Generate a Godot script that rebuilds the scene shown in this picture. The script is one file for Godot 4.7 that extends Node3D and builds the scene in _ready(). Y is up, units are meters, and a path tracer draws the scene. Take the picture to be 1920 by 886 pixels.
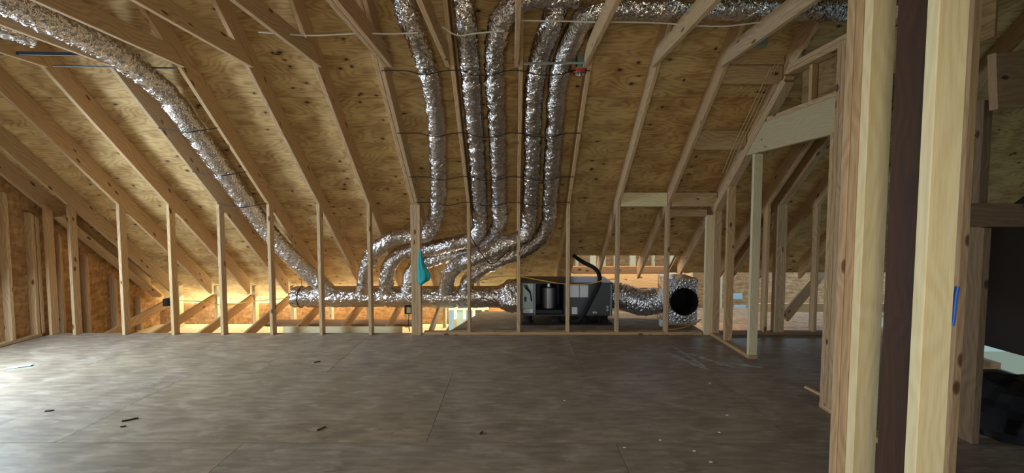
extends Node3D
# An unfinished attic: rafters, knee wall studs, foil ducts, an air handler. Units are metres, y up, the camera looks along -z.

var rng := RandomNumberGenerator.new()
var M := {}
var taken := {}
const SLOPE := 0.9          # rise of the roof per metre towards the ridge
const KINK_Y := 2.8         # underside of the ceiling joists
const KINK_D := 3.88        # depth at which the rafters' lower edge is that high
const RISE := 1.3454        # sqrt(1 + SLOPE^2)
const PLY := 0.2476         # vertical distance from the rafters' lower edge to the sheathing
const WALL := -5.2          # front face of the knee wall studs
const RIDGE := -0.6


func _ready() -> void:
	rng.seed = 7
	camera_and_light()
	materials()
	setting()
	framing()
	partition()
	near_posts()
	eave_framing()
	ducts()
	air_handler()
	small_things()
	far_framing()


func camera_and_light() -> void:
	var cam := Camera3D.new()
	cam.name = "camera"
	cam.fov = rad_to_deg(2.0 * atan(443.0 / 800.0))
	cam.position = Vector3(0, 1.5, 0)
	cam.rotation.x = -atan(43.0 / 800.0)
	cam.near = 0.05
	cam.far = 200.0
	add_child(cam)
	cam.current = true
	var env := Environment.new()
	env.background_mode = Environment.BG_SKY
	var sky := Sky.new()
	var sm := ProceduralSkyMaterial.new()
	sm.sky_top_color = Color(0.62, 0.78, 0.95)
	sm.sky_horizon_color = Color(0.93, 0.96, 1.0)
	sm.sky_curve = 0.2
	sm.ground_bottom_color = Color(0.55, 0.55, 0.45)
	sm.ground_horizon_color = Color(0.75, 0.77, 0.72)
	sm.sky_energy_multiplier = 1.6
	sm.ground_energy_multiplier = 0.8
	sky.sky_material = sm
	env.sky = sky
	env.tonemap_mode = Environment.TONE_MAPPER_LINEAR
	env.tonemap_exposure = 0.8
	env.sdfgi_enabled = true
	env.ssao_enabled = true
	env.ssil_enabled = true
	var we := WorldEnvironment.new()
	we.name = "world_environment"
	we.environment = env
	add_child(we)
	# daylight through the openings: gable windows on the left, the window behind the camera, the open eave
	daylight("gable_window_daylight", Vector3(-5.4, 1.35, -3.25), Vector3(1, -0.75, 0.0), Vector2(1.2, 1.5), Color(0.84, 0.93, 1.0), 27.0)
	daylight("rear_window_daylight", Vector3(-0.25, 1.4, 0.64), Vector3(-0.05, -0.15, -1), Vector2(1.3, 1.3), Color(1.0, 0.965, 0.86), 4.9)
	daylight("eave_daylight", Vector3(-2.6, -0.3, -7.3), Vector3(0, 1, 0.25), Vector2(6.2, 0.33), Color(1.0, 0.96, 0.80), 11.0)
	daylight("soffit_daylight", Vector3(-2.6, 0.17, -6.91), Vector3(0, -1, 0.08), Vector2(6.0, 0.10), Color(1.0, 0.94, 0.80), 5.0)
	daylight("valley_fill_lamp", Vector3(2.2, 1.18, -6.5), Vector3(0, -0.72, -0.69), Vector2(3.2, 0.2), Color(1.0, 0.90, 0.72), 5.0)  # added lamp under the valley slab, brightens the lit board and far studs


func daylight(called: String, at: Vector3, towards: Vector3, size: Vector2, color: Color, energy: float) -> void:
	var l := AreaLight3D.new()
	l.name = called
	l.area_size = size
	l.light_color = color
	l.light_energy = energy
	l.area_range = 30.0
	l.area_attenuation = 2.0
	l.shadow_enabled = true
	l.position = at
	add_child(l)
	l.look_at_from_position(at, at + towards, Vector3.UP if absf(towards.normalized().y) < 0.9 else Vector3.FORWARD)


# ---------------------------------------------------------------- helpers

class Shape:
	var v := PackedVector3Array()
	var n := PackedVector3Array()
	var t := PackedVector2Array()
	var c := PackedColorArray()
	var i := PackedInt32Array()
	var tint := Color(1, 1, 1)

	func vert(p: Vector3, normal: Vector3, uv: Vector2) -> int:
		v.append(p)
		n.append(normal)
		t.append(uv)
		c.append(tint)
		return v.size() - 1

	# corners counter-clockwise as seen from outside
	func quad(a: Vector3, b: Vector3, d: Vector3, e: Vector3, ua: Vector2, ub: Vector2, ud: Vector2, ue: Vector2) -> void:
		var nn := (d - a).cross(e - b)
		if nn.length_squared() < 1e-16:
			return
		nn = nn.normalized()
		var k := vert(a, nn, ua)
		vert(b, nn, ub)
		vert(d, nn, ud)
		vert(e, nn, ue)
		i.append_array([k, k + 2, k + 1, k, k + 3, k + 2])

	func tri(a: Vector3, b: Vector3, d: Vector3, ua := Vector2(), ub := Vector2(), ud := Vector2()) -> void:
		var nn := (b - a).cross(d - a)
		if nn.length_squared() < 1e-18:
			return
		nn = nn.normalized()
		var k := vert(a, nn, ua)
		vert(b, nn, ub)
		vert(d, nn, ud)
		i.append_array([k, k + 2, k + 1])

	func mesh(origin: Vector3) -> ArrayMesh:
		var moved := PackedVector3Array()
		moved.resize(v.size())
		for k in v.size():
			moved[k] = v[k] - origin
		var arrays := []
		arrays.resize(Mesh.ARRAY_MAX)
		arrays[Mesh.ARRAY_VERTEX] = moved
		arrays[Mesh.ARRAY_NORMAL] = n
		arrays[Mesh.ARRAY_TEX_UV] = t
		arrays[Mesh.ARRAY_COLOR] = c
		arrays[Mesh.ARRAY_INDEX] = i
		var m := ArrayMesh.new()
		m.add_surface_from_arrays(Mesh.PRIMITIVE_TRIANGLES, arrays)
		return m

	func base() -> Vector3:
		if v.is_empty():
			return Vector3.ZERO
		var lo := v[0]
		var hi := v[0]
		for p in v:
			lo = lo.min(p)
			hi = hi.max(p)
		return Vector3((lo.x + hi.x) / 2, lo.y, (lo.z + hi.z) / 2)


func numbered(called: String) -> String:
	if not taken.has(called):
		taken[called] = 0
		return called
	taken[called] += 1
	return "%s_%03d" % [called, taken[called]]


func thing(called: String, label: String, category: String, group := "", at := Vector3.ZERO) -> Node3D:
	var o := Node3D.new()
	o.name = numbered(called)
	o.position = at
	add_child(o)
	tag(o, label, category, group)
	return o


func tag(o: Node3D, label: String, category: String, group := "") -> void:
	o.set_meta("label", label)
	o.set_meta("category", category)
	o.set_meta("kind", "thing")
	if group:
		o.set_meta("group", group)


# one named mesh, given in world coordinates; under a parent it becomes a part of it
func put(called: String, s: Shape, m: Material, parent: Node3D = null) -> MeshInstance3D:
	var o := MeshInstance3D.new()
	var at := s.base()
	o.mesh = s.mesh(at)
	o.mesh.surface_set_material(0, m)
	if parent == null:
		o.name = numbered(called)
		o.position = at
		add_child(o)
	else:
		o.name = called
		o.position = at - world_of(parent)
		parent.add_child(o, true)
	return o


func world_of(o: Node3D) -> Vector3:
	var p := Vector3.ZERO
	var k: Node = o
	while k is Node3D and k != self:
		p += (k as Node3D).position
		k = k.get_parent()
	return p


func struct(called: String, s: Shape, m: Material, parent: Node3D = null) -> MeshInstance3D:
	var o := put(called, s, m, parent)
	if parent == null:
		o.set_meta("kind", "structure")
	return o


func tone(spread := 0.16) -> Color:
	var b := 1.0 + rng.randf_range(-spread, spread)
	var w := rng.randf_range(-0.05, 0.05)
	return Color(b * (1.0 + w), b, b * (1.0 - w * 1.6))


# a prism between two quadrilaterals with chamfered long edges; A and B run the same way round, counter-clockwise as seen looking back along A -> B
func prism(s: Shape, A: Array, B: Array, chamfer := 0.003) -> void:
	var pa: Array[Vector3] = []
	var pb: Array[Vector3] = []
	for k in 4:
		for end in 2:
			var o := (k + 3) % 4 if end == 0 else (k + 1) % 4
			pa.append(A[k] + (A[o] - A[k]).normalized() * minf(chamfer, A[o].distance_to(A[k]) * 0.4))
			pb.append(B[k] + (B[o] - B[k]).normalized() * minf(chamfer, B[o].distance_to(B[k]) * 0.4))
	var length: float = ((A[0] + A[2]) / 2).distance_to((B[0] + B[2]) / 2)
	var u0 := rng.randf()
	var w0 := rng.randf() * 0.5
	var u1 := u0 + length / 2.4
	var w := w0
	for k in 8:
		var q := (k + 1) % 8
		var w2 := w + pa[k].distance_to(pa[q]) / 0.9
		s.quad(pa[k], pa[q], pb[q], pb[k], Vector2(u0, w), Vector2(u0, w2), Vector2(u1, w2), Vector2(u1, w))
		w = w2
	var ca: Vector3 = (A[0] + A[2]) / 2
	var cb: Vector3 = (B[0] + B[2]) / 2
	for k in 8:
		var q := (k + 1) % 8
		s.tri(ca, pa[q], pa[k], Vector2(u0, w0), Vector2(u0 + 0.01, w0 + 0.02), Vector2(u0 + 0.02, w0))
		s.tri(cb, pb[k], pb[q], Vector2(u0, w0), Vector2(u0 + 0.01, w0 + 0.02), Vector2(u0 + 0.02, w0))


func meet(p: Vector3, d: Vector3, cut: Plane) -> Vector3:
	return p + d * ((cut.d - cut.normal.dot(p)) / cut.normal.dot(d))


# a board along a -> b, `thick` along `side` and `deep` along the third axis; the ends may be cut by planes
func board(s: Shape, a: Vector3, b: Vector3, side: Vector3, thick: float, deep: float, cut_a = null, cut_b = null, chamfer := 0.003) -> void:
	var d := (b - a).normalized()
	side = (side - d * side.dot(d)).normalized()
	var up := d.cross(side).normalized()
	var A := []
	var B := []
	for k in [[-1, -1], [-1, 1], [1, 1], [1, -1]]:
		var off: Vector3 = side * (k[1] * thick / 2) + up * (k[0] * deep / 2)
		A.append(a + off if cut_a == null else meet(a + off, d, cut_a))
		B.append(b + off if cut_b == null else meet(b + off, d, cut_b))
	A.reverse()
	B.reverse()
	prism(s, A, B, chamfer)


func bx(s: Shape, lo: Vector3, hi: Vector3, chamfer := 0.003) -> void:
	var e := hi - lo
	var c := (lo + hi) / 2
	if e.y >= e.x and e.y >= e.z:
		board(s, Vector3(c.x, lo.y, c.z), Vector3(c.x, hi.y, c.z), Vector3(1, 0, 0), e.x, e.z, null, null, chamfer)
	elif e.x >= e.z:
		board(s, Vector3(lo.x, c.y, c.z), Vector3(hi.x, c.y, c.z), Vector3(0, 1, 0), e.y, e.z, null, null, chamfer)
	else:
		board(s, Vector3(c.x, c.y, lo.z), Vector3(c.x, c.y, hi.z), Vector3(1, 0, 0), e.x, e.y, null, null, chamfer)


# a slab of six faces from four lower and four upper corners (both counter-clockwise seen from above), textured by the plane's own metres
func slab(s: Shape, low: Array, top: Array, uv: Array) -> void:
	s.quad(top[0], top[1], top[2], top[3], uv[0], uv[1], uv[2], uv[3])
	s.quad(low[3], low[2], low[1], low[0], uv[3], uv[2], uv[1], uv[0])
	for k in 4:
		var q := (k + 1) % 4
		s.quad(low[k], low[q], top[q], top[k], uv[k], uv[q], uv[q], uv[k])


# an outline in the plane x = const, points (z, y), given a thickness along x
func plate_x(s: Shape, outline: PackedVector2Array, x0: float, x1: float, size: Vector2, off := Vector2()) -> void:
	var tr := Geometry2D.triangulate_polygon(outline)
	var cc := not Geometry2D.is_polygon_clockwise(outline)
	for k in range(0, tr.size(), 3):
		var p := [outline[tr[k]], outline[tr[k + 1]], outline[tr[k + 2]]]
		if (p[1] - p[0]).cross(p[2] - p[0]) < 0:
			p = [p[0], p[2], p[1]]
		var uv := []
		for q in p:
			uv.append(q / size + off)
		s.tri(Vector3(x0, p[0].y, p[0].x), Vector3(x0, p[1].y, p[1].x), Vector3(x0, p[2].y, p[2].x), uv[0], uv[1], uv[2])
		s.tri(Vector3(x1, p[0].y, p[0].x), Vector3(x1, p[2].y, p[2].x), Vector3(x1, p[1].y, p[1].x), uv[0], uv[2], uv[1])
	for k in outline.size():
		var a := outline[k]
		var b := outline[(k + 1) % outline.size()]
		if not cc:
			var h := a
			a = b
			b = h
		s.quad(Vector3(x0, a.y, a.x), Vector3(x1, a.y, a.x), Vector3(x1, b.y, b.x), Vector3(x0, b.y, b.x), a / size, a / size, b / size, b / size)


func smooth_path(p: Array, step: float) -> PackedVector3Array:
	var c := Curve3D.new()
	c.bake_interval = step
	for k in p.size():
		var before: Vector3 = p[maxi(k - 1, 0)]
		var after: Vector3 = p[mini(k + 1, p.size() - 1)]
		var dir := (after - before).normalized()
		var l_in: float = p[k].distance_to(before) / 3.0
		var l_out: float = p[k].distance_to(after) / 3.0
		c.add_point(p[k], -dir * l_in, dir * l_out)
	var out := PackedVector3Array()
	var length := c.get_baked_length()
	var count := maxi(2, int(length / step))
	for k in count + 1:
		out.append(c.sample_baked(length * k / count, true))
	return out


# a round tube along a path; shape(ring share 0..1, metres along, angle) gives the radius
func tube(s: Shape, path: PackedVector3Array, seg: int, radius: Callable, caps := true, uv_scale := Vector2(1, 1)) -> void:
	var rings := path.size()
	var grid: Array[PackedVector3Array] = []
	var along := PackedFloat32Array()
	var d0 := (path[1] - path[0]).normalized()
	var side := d0.cross(Vector3(0.31, 0.9, 0.2)).normalized()
	var run := 0.0
	for k in rings:
		var d := (path[mini(k + 1, rings - 1)] - path[maxi(k - 1, 0)]).normalized()
		side = (side - d * side.dot(d)).normalized()
		var up := d.cross(side)
		if k:
			run += path[k].distance_to(path[k - 1])
		along.append(run)
		var ring := PackedVector3Array()
		for j in seg:
			var a := TAU * j / seg
			var r: float = radius.call(float(k) / (rings - 1), run, a)
			ring.append(path[k] + (side * cos(a) + up * sin(a)) * r)
		grid.append(ring)
	var first := s.v.size()
	for k in rings:
		for j in seg + 1:
			var q := j % seg
			var du := grid[k][(q + 1) % seg] - grid[k][(q + seg - 1) % seg]
			var dv := grid[mini(k + 1, rings - 1)][q] - grid[maxi(k - 1, 0)][q]
			s.vert(grid[k][q], du.cross(dv).normalized(), Vector2(along[k] * uv_scale.x, float(j) / seg * uv_scale.y))
	var w := seg + 1
	for k in rings - 1:
		for j in seg:
			var a := first + k * w + j
			s.i.append_array([a, a + w, a + 1, a + 1, a + w, a + w + 1])
	if caps:
		for j in seg:
			var q := (j + 1) % seg
			s.tri(path[0], grid[0][q], grid[0][j])
			s.tri(path[rings - 1], grid[rings - 1][j], grid[rings - 1][q])


func wire(s: Shape, p: Array, r: float, seg := 6, step := 0.04) -> void:
	tube(s, smooth_path(p, step), seg, func(_t, _l, _a): return r)


# a surface of revolution about the axis a -> a + d: profile of (metres along, radius)
func lathe(s: Shape, a: Vector3, d: Vector3, profile: Array, seg := 32) -> void:
	d = d.normalized()
	var side := d.cross(Vector3(0.3, 0.83, 0.47)).normalized()
	var up := d.cross(side)
	for k in profile.size() - 1:
		for j in seg:
			var p := []
			for e in [[k, j], [k, j + 1], [k + 1, j + 1], [k + 1, j]]:
				var g: float = TAU * e[1] / seg
				p.append(a + d * profile[e[0]].x + (side * cos(g) + up * sin(g)) * profile[e[0]].y)
			s.quad(p[0], p[1], p[2], p[3], Vector2(), Vector2(), Vector2(), Vector2())


func low_edge(depth: float) -> float:
	return KINK_Y + SLOPE * (KINK_D - depth)


# ---------------------------------------------------------------- materials

func plain(color: Color, rough := 0.8, metal := 0.0) -> StandardMaterial3D:
	var m := StandardMaterial3D.new()
	m.albedo_color = color
	m.roughness = rough
	m.metallic = metal
	return m


func picture(im: Image, rough := 0.85, bump := 0.0) -> StandardMaterial3D:
	var m := StandardMaterial3D.new()
	m.albedo_texture = ImageTexture.create_from_image(im)
	m.roughness = rough
	m.vertex_color_use_as_albedo = true
	if bump > 0.0:
		var nm := im.duplicate() as Image
		nm.convert(Image.FORMAT_RGBA8)
		nm.bump_map_to_normal_map(bump)
		m.normal_enabled = true
		m.normal_texture = ImageTexture.create_from_image(nm)
		m.normal_scale = 0.6
	return m


func noise(s: int, f: float, oct := 3, kind := FastNoiseLite.TYPE_SIMPLEX_SMOOTH) -> FastNoiseLite:
	var n := FastNoiseLite.new()
	n.seed = s
	n.noise_type = kind
	n.frequency = f
	n.fractal_octaves = oct
	return n


# sawn softwood, 2.4 m long by 0.9 m round, seamless along its length
func lumber_picture(s: int, base: Color, late: Color, knot: Color, knots: int) -> Image:
	var w := 1024
	var h := 512
	var r := RandomNumberGenerator.new()
	r.seed = s
	var spots := []
	for k in knots:
		spots.append([r.randf() * w, r.randf() * h, r.randf_range(5, 11)])
	var warp := noise(s, 1.0, 2)
	var fine := noise(s + 1, 1.0, 3)
	var im := Image.create(w, h, false, Image.FORMAT_RGB8)
	var near := PackedFloat32Array()
	near.resize(w)
	for y in h:
		for x in w:
			var a := TAU * x / w
			var cx := cos(a)
			var cy := sin(a)
			var dark := 0.0
			var push := 0.0
			for k in spots:
				var dx: float = absf(x - k[0])
				dx = minf(dx, w - dx)
				if dx > 70:
					continue
				var dy: float = y - k[1]
				if absf(dy) > 40:
					continue
				var e: float = dx * dx / (k[2] * k[2] * 2.2) + dy * dy / (k[2] * k[2])
				push += signf(dy) * 9.0 * exp(-e * 0.16)
				dark = maxf(dark, clampf(1.35 - e, 0, 1))
			var yy := y - push
			var bend := warp.get_noise_3d(cx * 0.7, cy * 0.7, yy * 0.006) * 7.0
			var ring := sin((yy * 0.16 + bend) * 1.9)
			var streak := fine.get_noise_3d(cx * 2.5, cy * 2.5, y * 0.28)
			var f := clampf(0.32 + 0.22 * ring + 0.55 * streak, 0, 1)
			var c := base.lerp(late, f).lerp(knot, dark)
			im.set_pixel(x, y, c)
	return im


# rotary-cut plywood, 2.44 x 1.22 m, grain along x
func plywood_picture(s: int, base: Color, dark: Color, knots: int, size := Vector2i(1024, 512), clear := 0.0) -> Image:
	var w := size.x
	var h := size.y
	var r := RandomNumberGenerator.new()
	r.seed = s
	var spots := []
	for k in knots:
		var cx := r.randf() * w
		if r.randf() < 0.6:
			cx = w * (0.22 + 0.25 * floorf(r.randf() * 4.0)) + r.randf_range(-26, 26)
		spots.append([cx, r.randf() * h, r.randf_range(3.5, 9.5), r.randf_range(2.0, 4.6)])
	var big := noise(s + 5, 0.0042, 2)
	var fine := noise(s + 9, 0.05, 3)
	var blot := noise(s + 13, 0.006, 3)
	var im := Image.create(w, h, false, Image.FORMAT_RGB8)
	for y in h:
		for x in w:
			var g := big.get_noise_2d(x * 0.55, y * 2.1) * 9.0
			var band := pow(0.5 + 0.5 * sin(g * 3.1 + fine.get_noise_2d(x * 0.12, y * 0.6) * 2.4), 2.2)
			var streak := fine.get_noise_2d(x * 0.10, y * 2.6)
			var f := clampf(0.18 + (0.38 - clear) * band + 0.26 * streak + 0.55 * blot.get_noise_2d(x, y * 1.6), 0, 1)
			im.set_pixel(x, y, base.lerp(dark, f))
	for k in spots:
		var rx: float = k[2]
		var ry: float = k[3]
		for y in range(int(k[1] - ry * 3), int(k[1] + ry * 3) + 1):
			for x in range(int(k[0] - rx * 3), int(k[0] + rx * 3) + 1):
				var e: float = pow((x - k[0]) / rx, 2) + pow((y - k[1]) / ry, 2)
				if e < 9:
					var px := posmod(x, w)
					var py := clampi(y, 0, h - 1)
					var c := im.get_pixel(px, py)
					c = c.lerp(dark * 0.72, clampf(0.55 - e * 0.07, 0, 1))
					if e < 1.4:
						c = c.lerp(Color(0.16, 0.09, 0.05), clampf(1.5 - e, 0, 1) * 0.9)
					im.set_pixel(px, py, c)
	return im


func strand_picture(s: int, a: Color, b: Color) -> Image:
	var n := noise(s, 0.035, 1, FastNoiseLite.TYPE_CELLULAR)
	n.cellular_return_type = FastNoiseLite.RETURN_CELL_VALUE
	var m := noise(s + 2, 0.05, 1, FastNoiseLite.TYPE_CELLULAR)
	m.cellular_return_type = FastNoiseLite.RETURN_CELL_VALUE
	var f := noise(s + 4, 0.2, 2)
	var im := Image.create(512, 512, false, Image.FORMAT_RGB8)
	for y in 512:
		for x in 512:
			var k := 0.5 + 0.3 * n.get_noise_2d(x * 0.7, y * 1.6) + 0.25 * m.get_noise_2d(x * 1.6 + y * 0.3, y * 0.7) + 0.2 * f.get_noise_2d(x, y)
			im.set_pixel(x, y, a.lerp(b, clampf(k, 0, 1)))
	return im


# trodden, dusty subfloor panel of 2.44 x 1.22 m
func floor_picture(s: int, dusty: bool) -> Image:
	var w := 1024
	var h := 512
	var streak := noise(s, 0.02, 4)
	var blot := noise(s + 3, 0.005, 4)
	var grit := noise(s + 6, 0.3, 2)
	var im := Image.create(w, h, false, Image.FORMAT_RGB8)
	var base := Color(0.625, 0.57, 0.50)
	var dark := Color(0.47, 0.42, 0.36)
	var pale := Color(0.71, 0.675, 0.625)
	for y in h:
		for x in w:
			var f := 0.45 + 0.6 * streak.get_noise_2d(x * 0.35, y * 1.8) + 0.4 * blot.get_noise_2d(x, y) + 0.15 * grit.get_noise_2d(x, y)
			var c := base.lerp(dark, clampf(f, 0, 1))
			var p := blot.get_noise_2d(x * 1.4 + 700, y * 3.0 + 300) + 0.5 * streak.get_noise_2d(x * 0.8 + 400, y * 3.0)
			c = c.lerp(pale, clampf((p - 0.22) * 1.2, 0, 0.4))
			im.set_pixel(x, y, c)
	var r := RandomNumberGenerator.new()
	r.seed = s
	for k in 22:                                         # scuffs and gouges
		var p := Vector2(r.randf() * w, r.randf() * h)
		var d := Vector2.from_angle(r.randf_range(-0.5, 0.5)) * r.randf_range(0.4, 1.0)
		var ink := Color(0.2, 0.18, 0.16) if r.randf() < 0.6 else pale
		for q in r.randi_range(8, 60):
			p += d.rotated(r.randf_range(-0.4, 0.4))
			if p.x > 1 and p.y > 1 and p.x < w - 2 and p.y < h - 2:
				im.set_pixelv(Vector2i(p), im.get_pixelv(Vector2i(p)).lerp(ink, 0.55))
	if dusty:                                            # gypsum dust trailed across the panel
		var smear := noise(91, 0.03, 3)
		for t in [[0.47, 0.45, 0.50, 0.93, 0.02], [0.50, 0.60, 0.60, 0.88, 0.035], [0.60, 0.80, 0.72, 0.90, 0.03], [0.42, 0.62, 0.48, 0.9, 0.05]]:
			var a := Vector2(t[0] * w, t[1] * h)
			var b := Vector2(t[2] * w, t[3] * h)
			for y in h:
				for x in range(int(minf(a.x, b.x) - 60), int(maxf(a.x, b.x) + 60)):
					var p := Vector2(x, y)
					var near := Geometry2D.get_closest_point_to_segment(p, a, b)
					var e: float = p.distance_to(near) / (t[4] * h) + smear.get_noise_2d(x, y) * 1.1
					if e < 1.0:
						im.set_pixel(x, y, im.get_pixel(x, y).lerp(Color(0.74, 0.76, 0.78), (1.0 - e) * 0.75))
	return im


func materials() -> void:
	M.wood = picture(lumber_picture(3, Color(0.80, 0.68, 0.52), Color(0.655, 0.515, 0.37), Color(0.42, 0.27, 0.16), 11), 0.72)
	M.pale = picture(lumber_picture(8, Color(0.89, 0.835, 0.68), Color(0.82, 0.745, 0.57), Color(0.52, 0.37, 0.22), 10), 0.65)
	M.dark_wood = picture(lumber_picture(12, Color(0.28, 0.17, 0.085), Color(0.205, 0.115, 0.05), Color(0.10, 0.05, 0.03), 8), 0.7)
	M.ply = []
	for k in 3:
		M.ply.append(picture(plywood_picture(20 + 31 * k, Color(0.815, 0.695, 0.485), Color(0.575, 0.43, 0.255), [36, 20, 28][k]), 0.8))
	M.dark_board = plain(Color(0.16, 0.11, 0.08), 0.9)  # right gable only: the dark room's shade is put into this colour
	M.strand = picture(strand_picture(5, Color(0.79, 0.625, 0.43), Color(0.56, 0.405, 0.25)), 0.8)
	M.floor = [picture(floor_picture(2, false), 0.46, 1.5), picture(floor_picture(14, false), 0.46, 1.5), picture(floor_picture(27, true), 0.46, 1.5)]
	M.deck = picture(floor_picture(33, false), 0.8)
	M.underlay = plain(Color(0.10, 0.10, 0.10), 0.95)
	M.foil = plain(Color(0.87, 0.85, 0.84), 0.22, 1.0)
	var nt := NoiseTexture2D.new()
	nt.width = 512
	nt.height = 512
	nt.seamless = true
	nt.as_normal_map = true
	nt.bump_strength = 9.0
	var cn := noise(44, 0.022, 3, FastNoiseLite.TYPE_CELLULAR)
	cn.cellular_return_type = FastNoiseLite.RETURN_DISTANCE2_SUB
	nt.noise = cn
	M.foil.normal_enabled = true
	M.foil.normal_texture = nt
	M.foil.normal_scale = 1.0
	M.bare_foil = M.foil.duplicate()
	M.bare_foil.albedo_color = Color(0.88, 0.90, 0.93)
	M.bare_foil.roughness = 0.2
	M.steel = plain(Color(0.66, 0.68, 0.70), 0.32, 1.0)
	M.strap = plain(Color(0.03, 0.03, 0.03), 0.5)
	M.cable_white = plain(Color(0.85, 0.84, 0.80), 0.5)
	M.cable_yellow = plain(Color(0.90, 0.72, 0.30), 0.5)
	M.cable_cream = plain(Color(0.70, 0.62, 0.45), 0.6)
	M.cabinet = plain(Color(0.30, 0.32, 0.33), 0.45, 0.3)
	M.cabinet_dark = plain(Color(0.10, 0.12, 0.14), 0.45)
	M.rubber = plain(Color(0.025, 0.025, 0.025), 0.75)
	M.paper = plain(Color(0.86, 0.87, 0.88), 0.6)
	M.teal = plain(Color(0.05, 0.62, 0.64), 0.6)
	M.orange = plain(Color(0.75, 0.22, 0.10), 0.5)
	M.blue = plain(Color(0.06, 0.33, 0.74), 0.4)
	M.galvanised = plain(Color(0.62, 0.68, 0.68), 0.4, 0.7)
	M.film = plain(Color(0.27, 0.31, 0.38), 0.35, 0.0)
	M.wrap = plain(Color(0.70, 0.86, 0.92), 0.8)
	M.ground = plain(Color(0.66, 0.64, 0.52), 0.95)
	M.black = plain(Color(0.02, 0.02, 0.022), 0.75)
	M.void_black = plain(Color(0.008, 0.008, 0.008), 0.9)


# ---------------------------------------------------------------- the room

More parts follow.
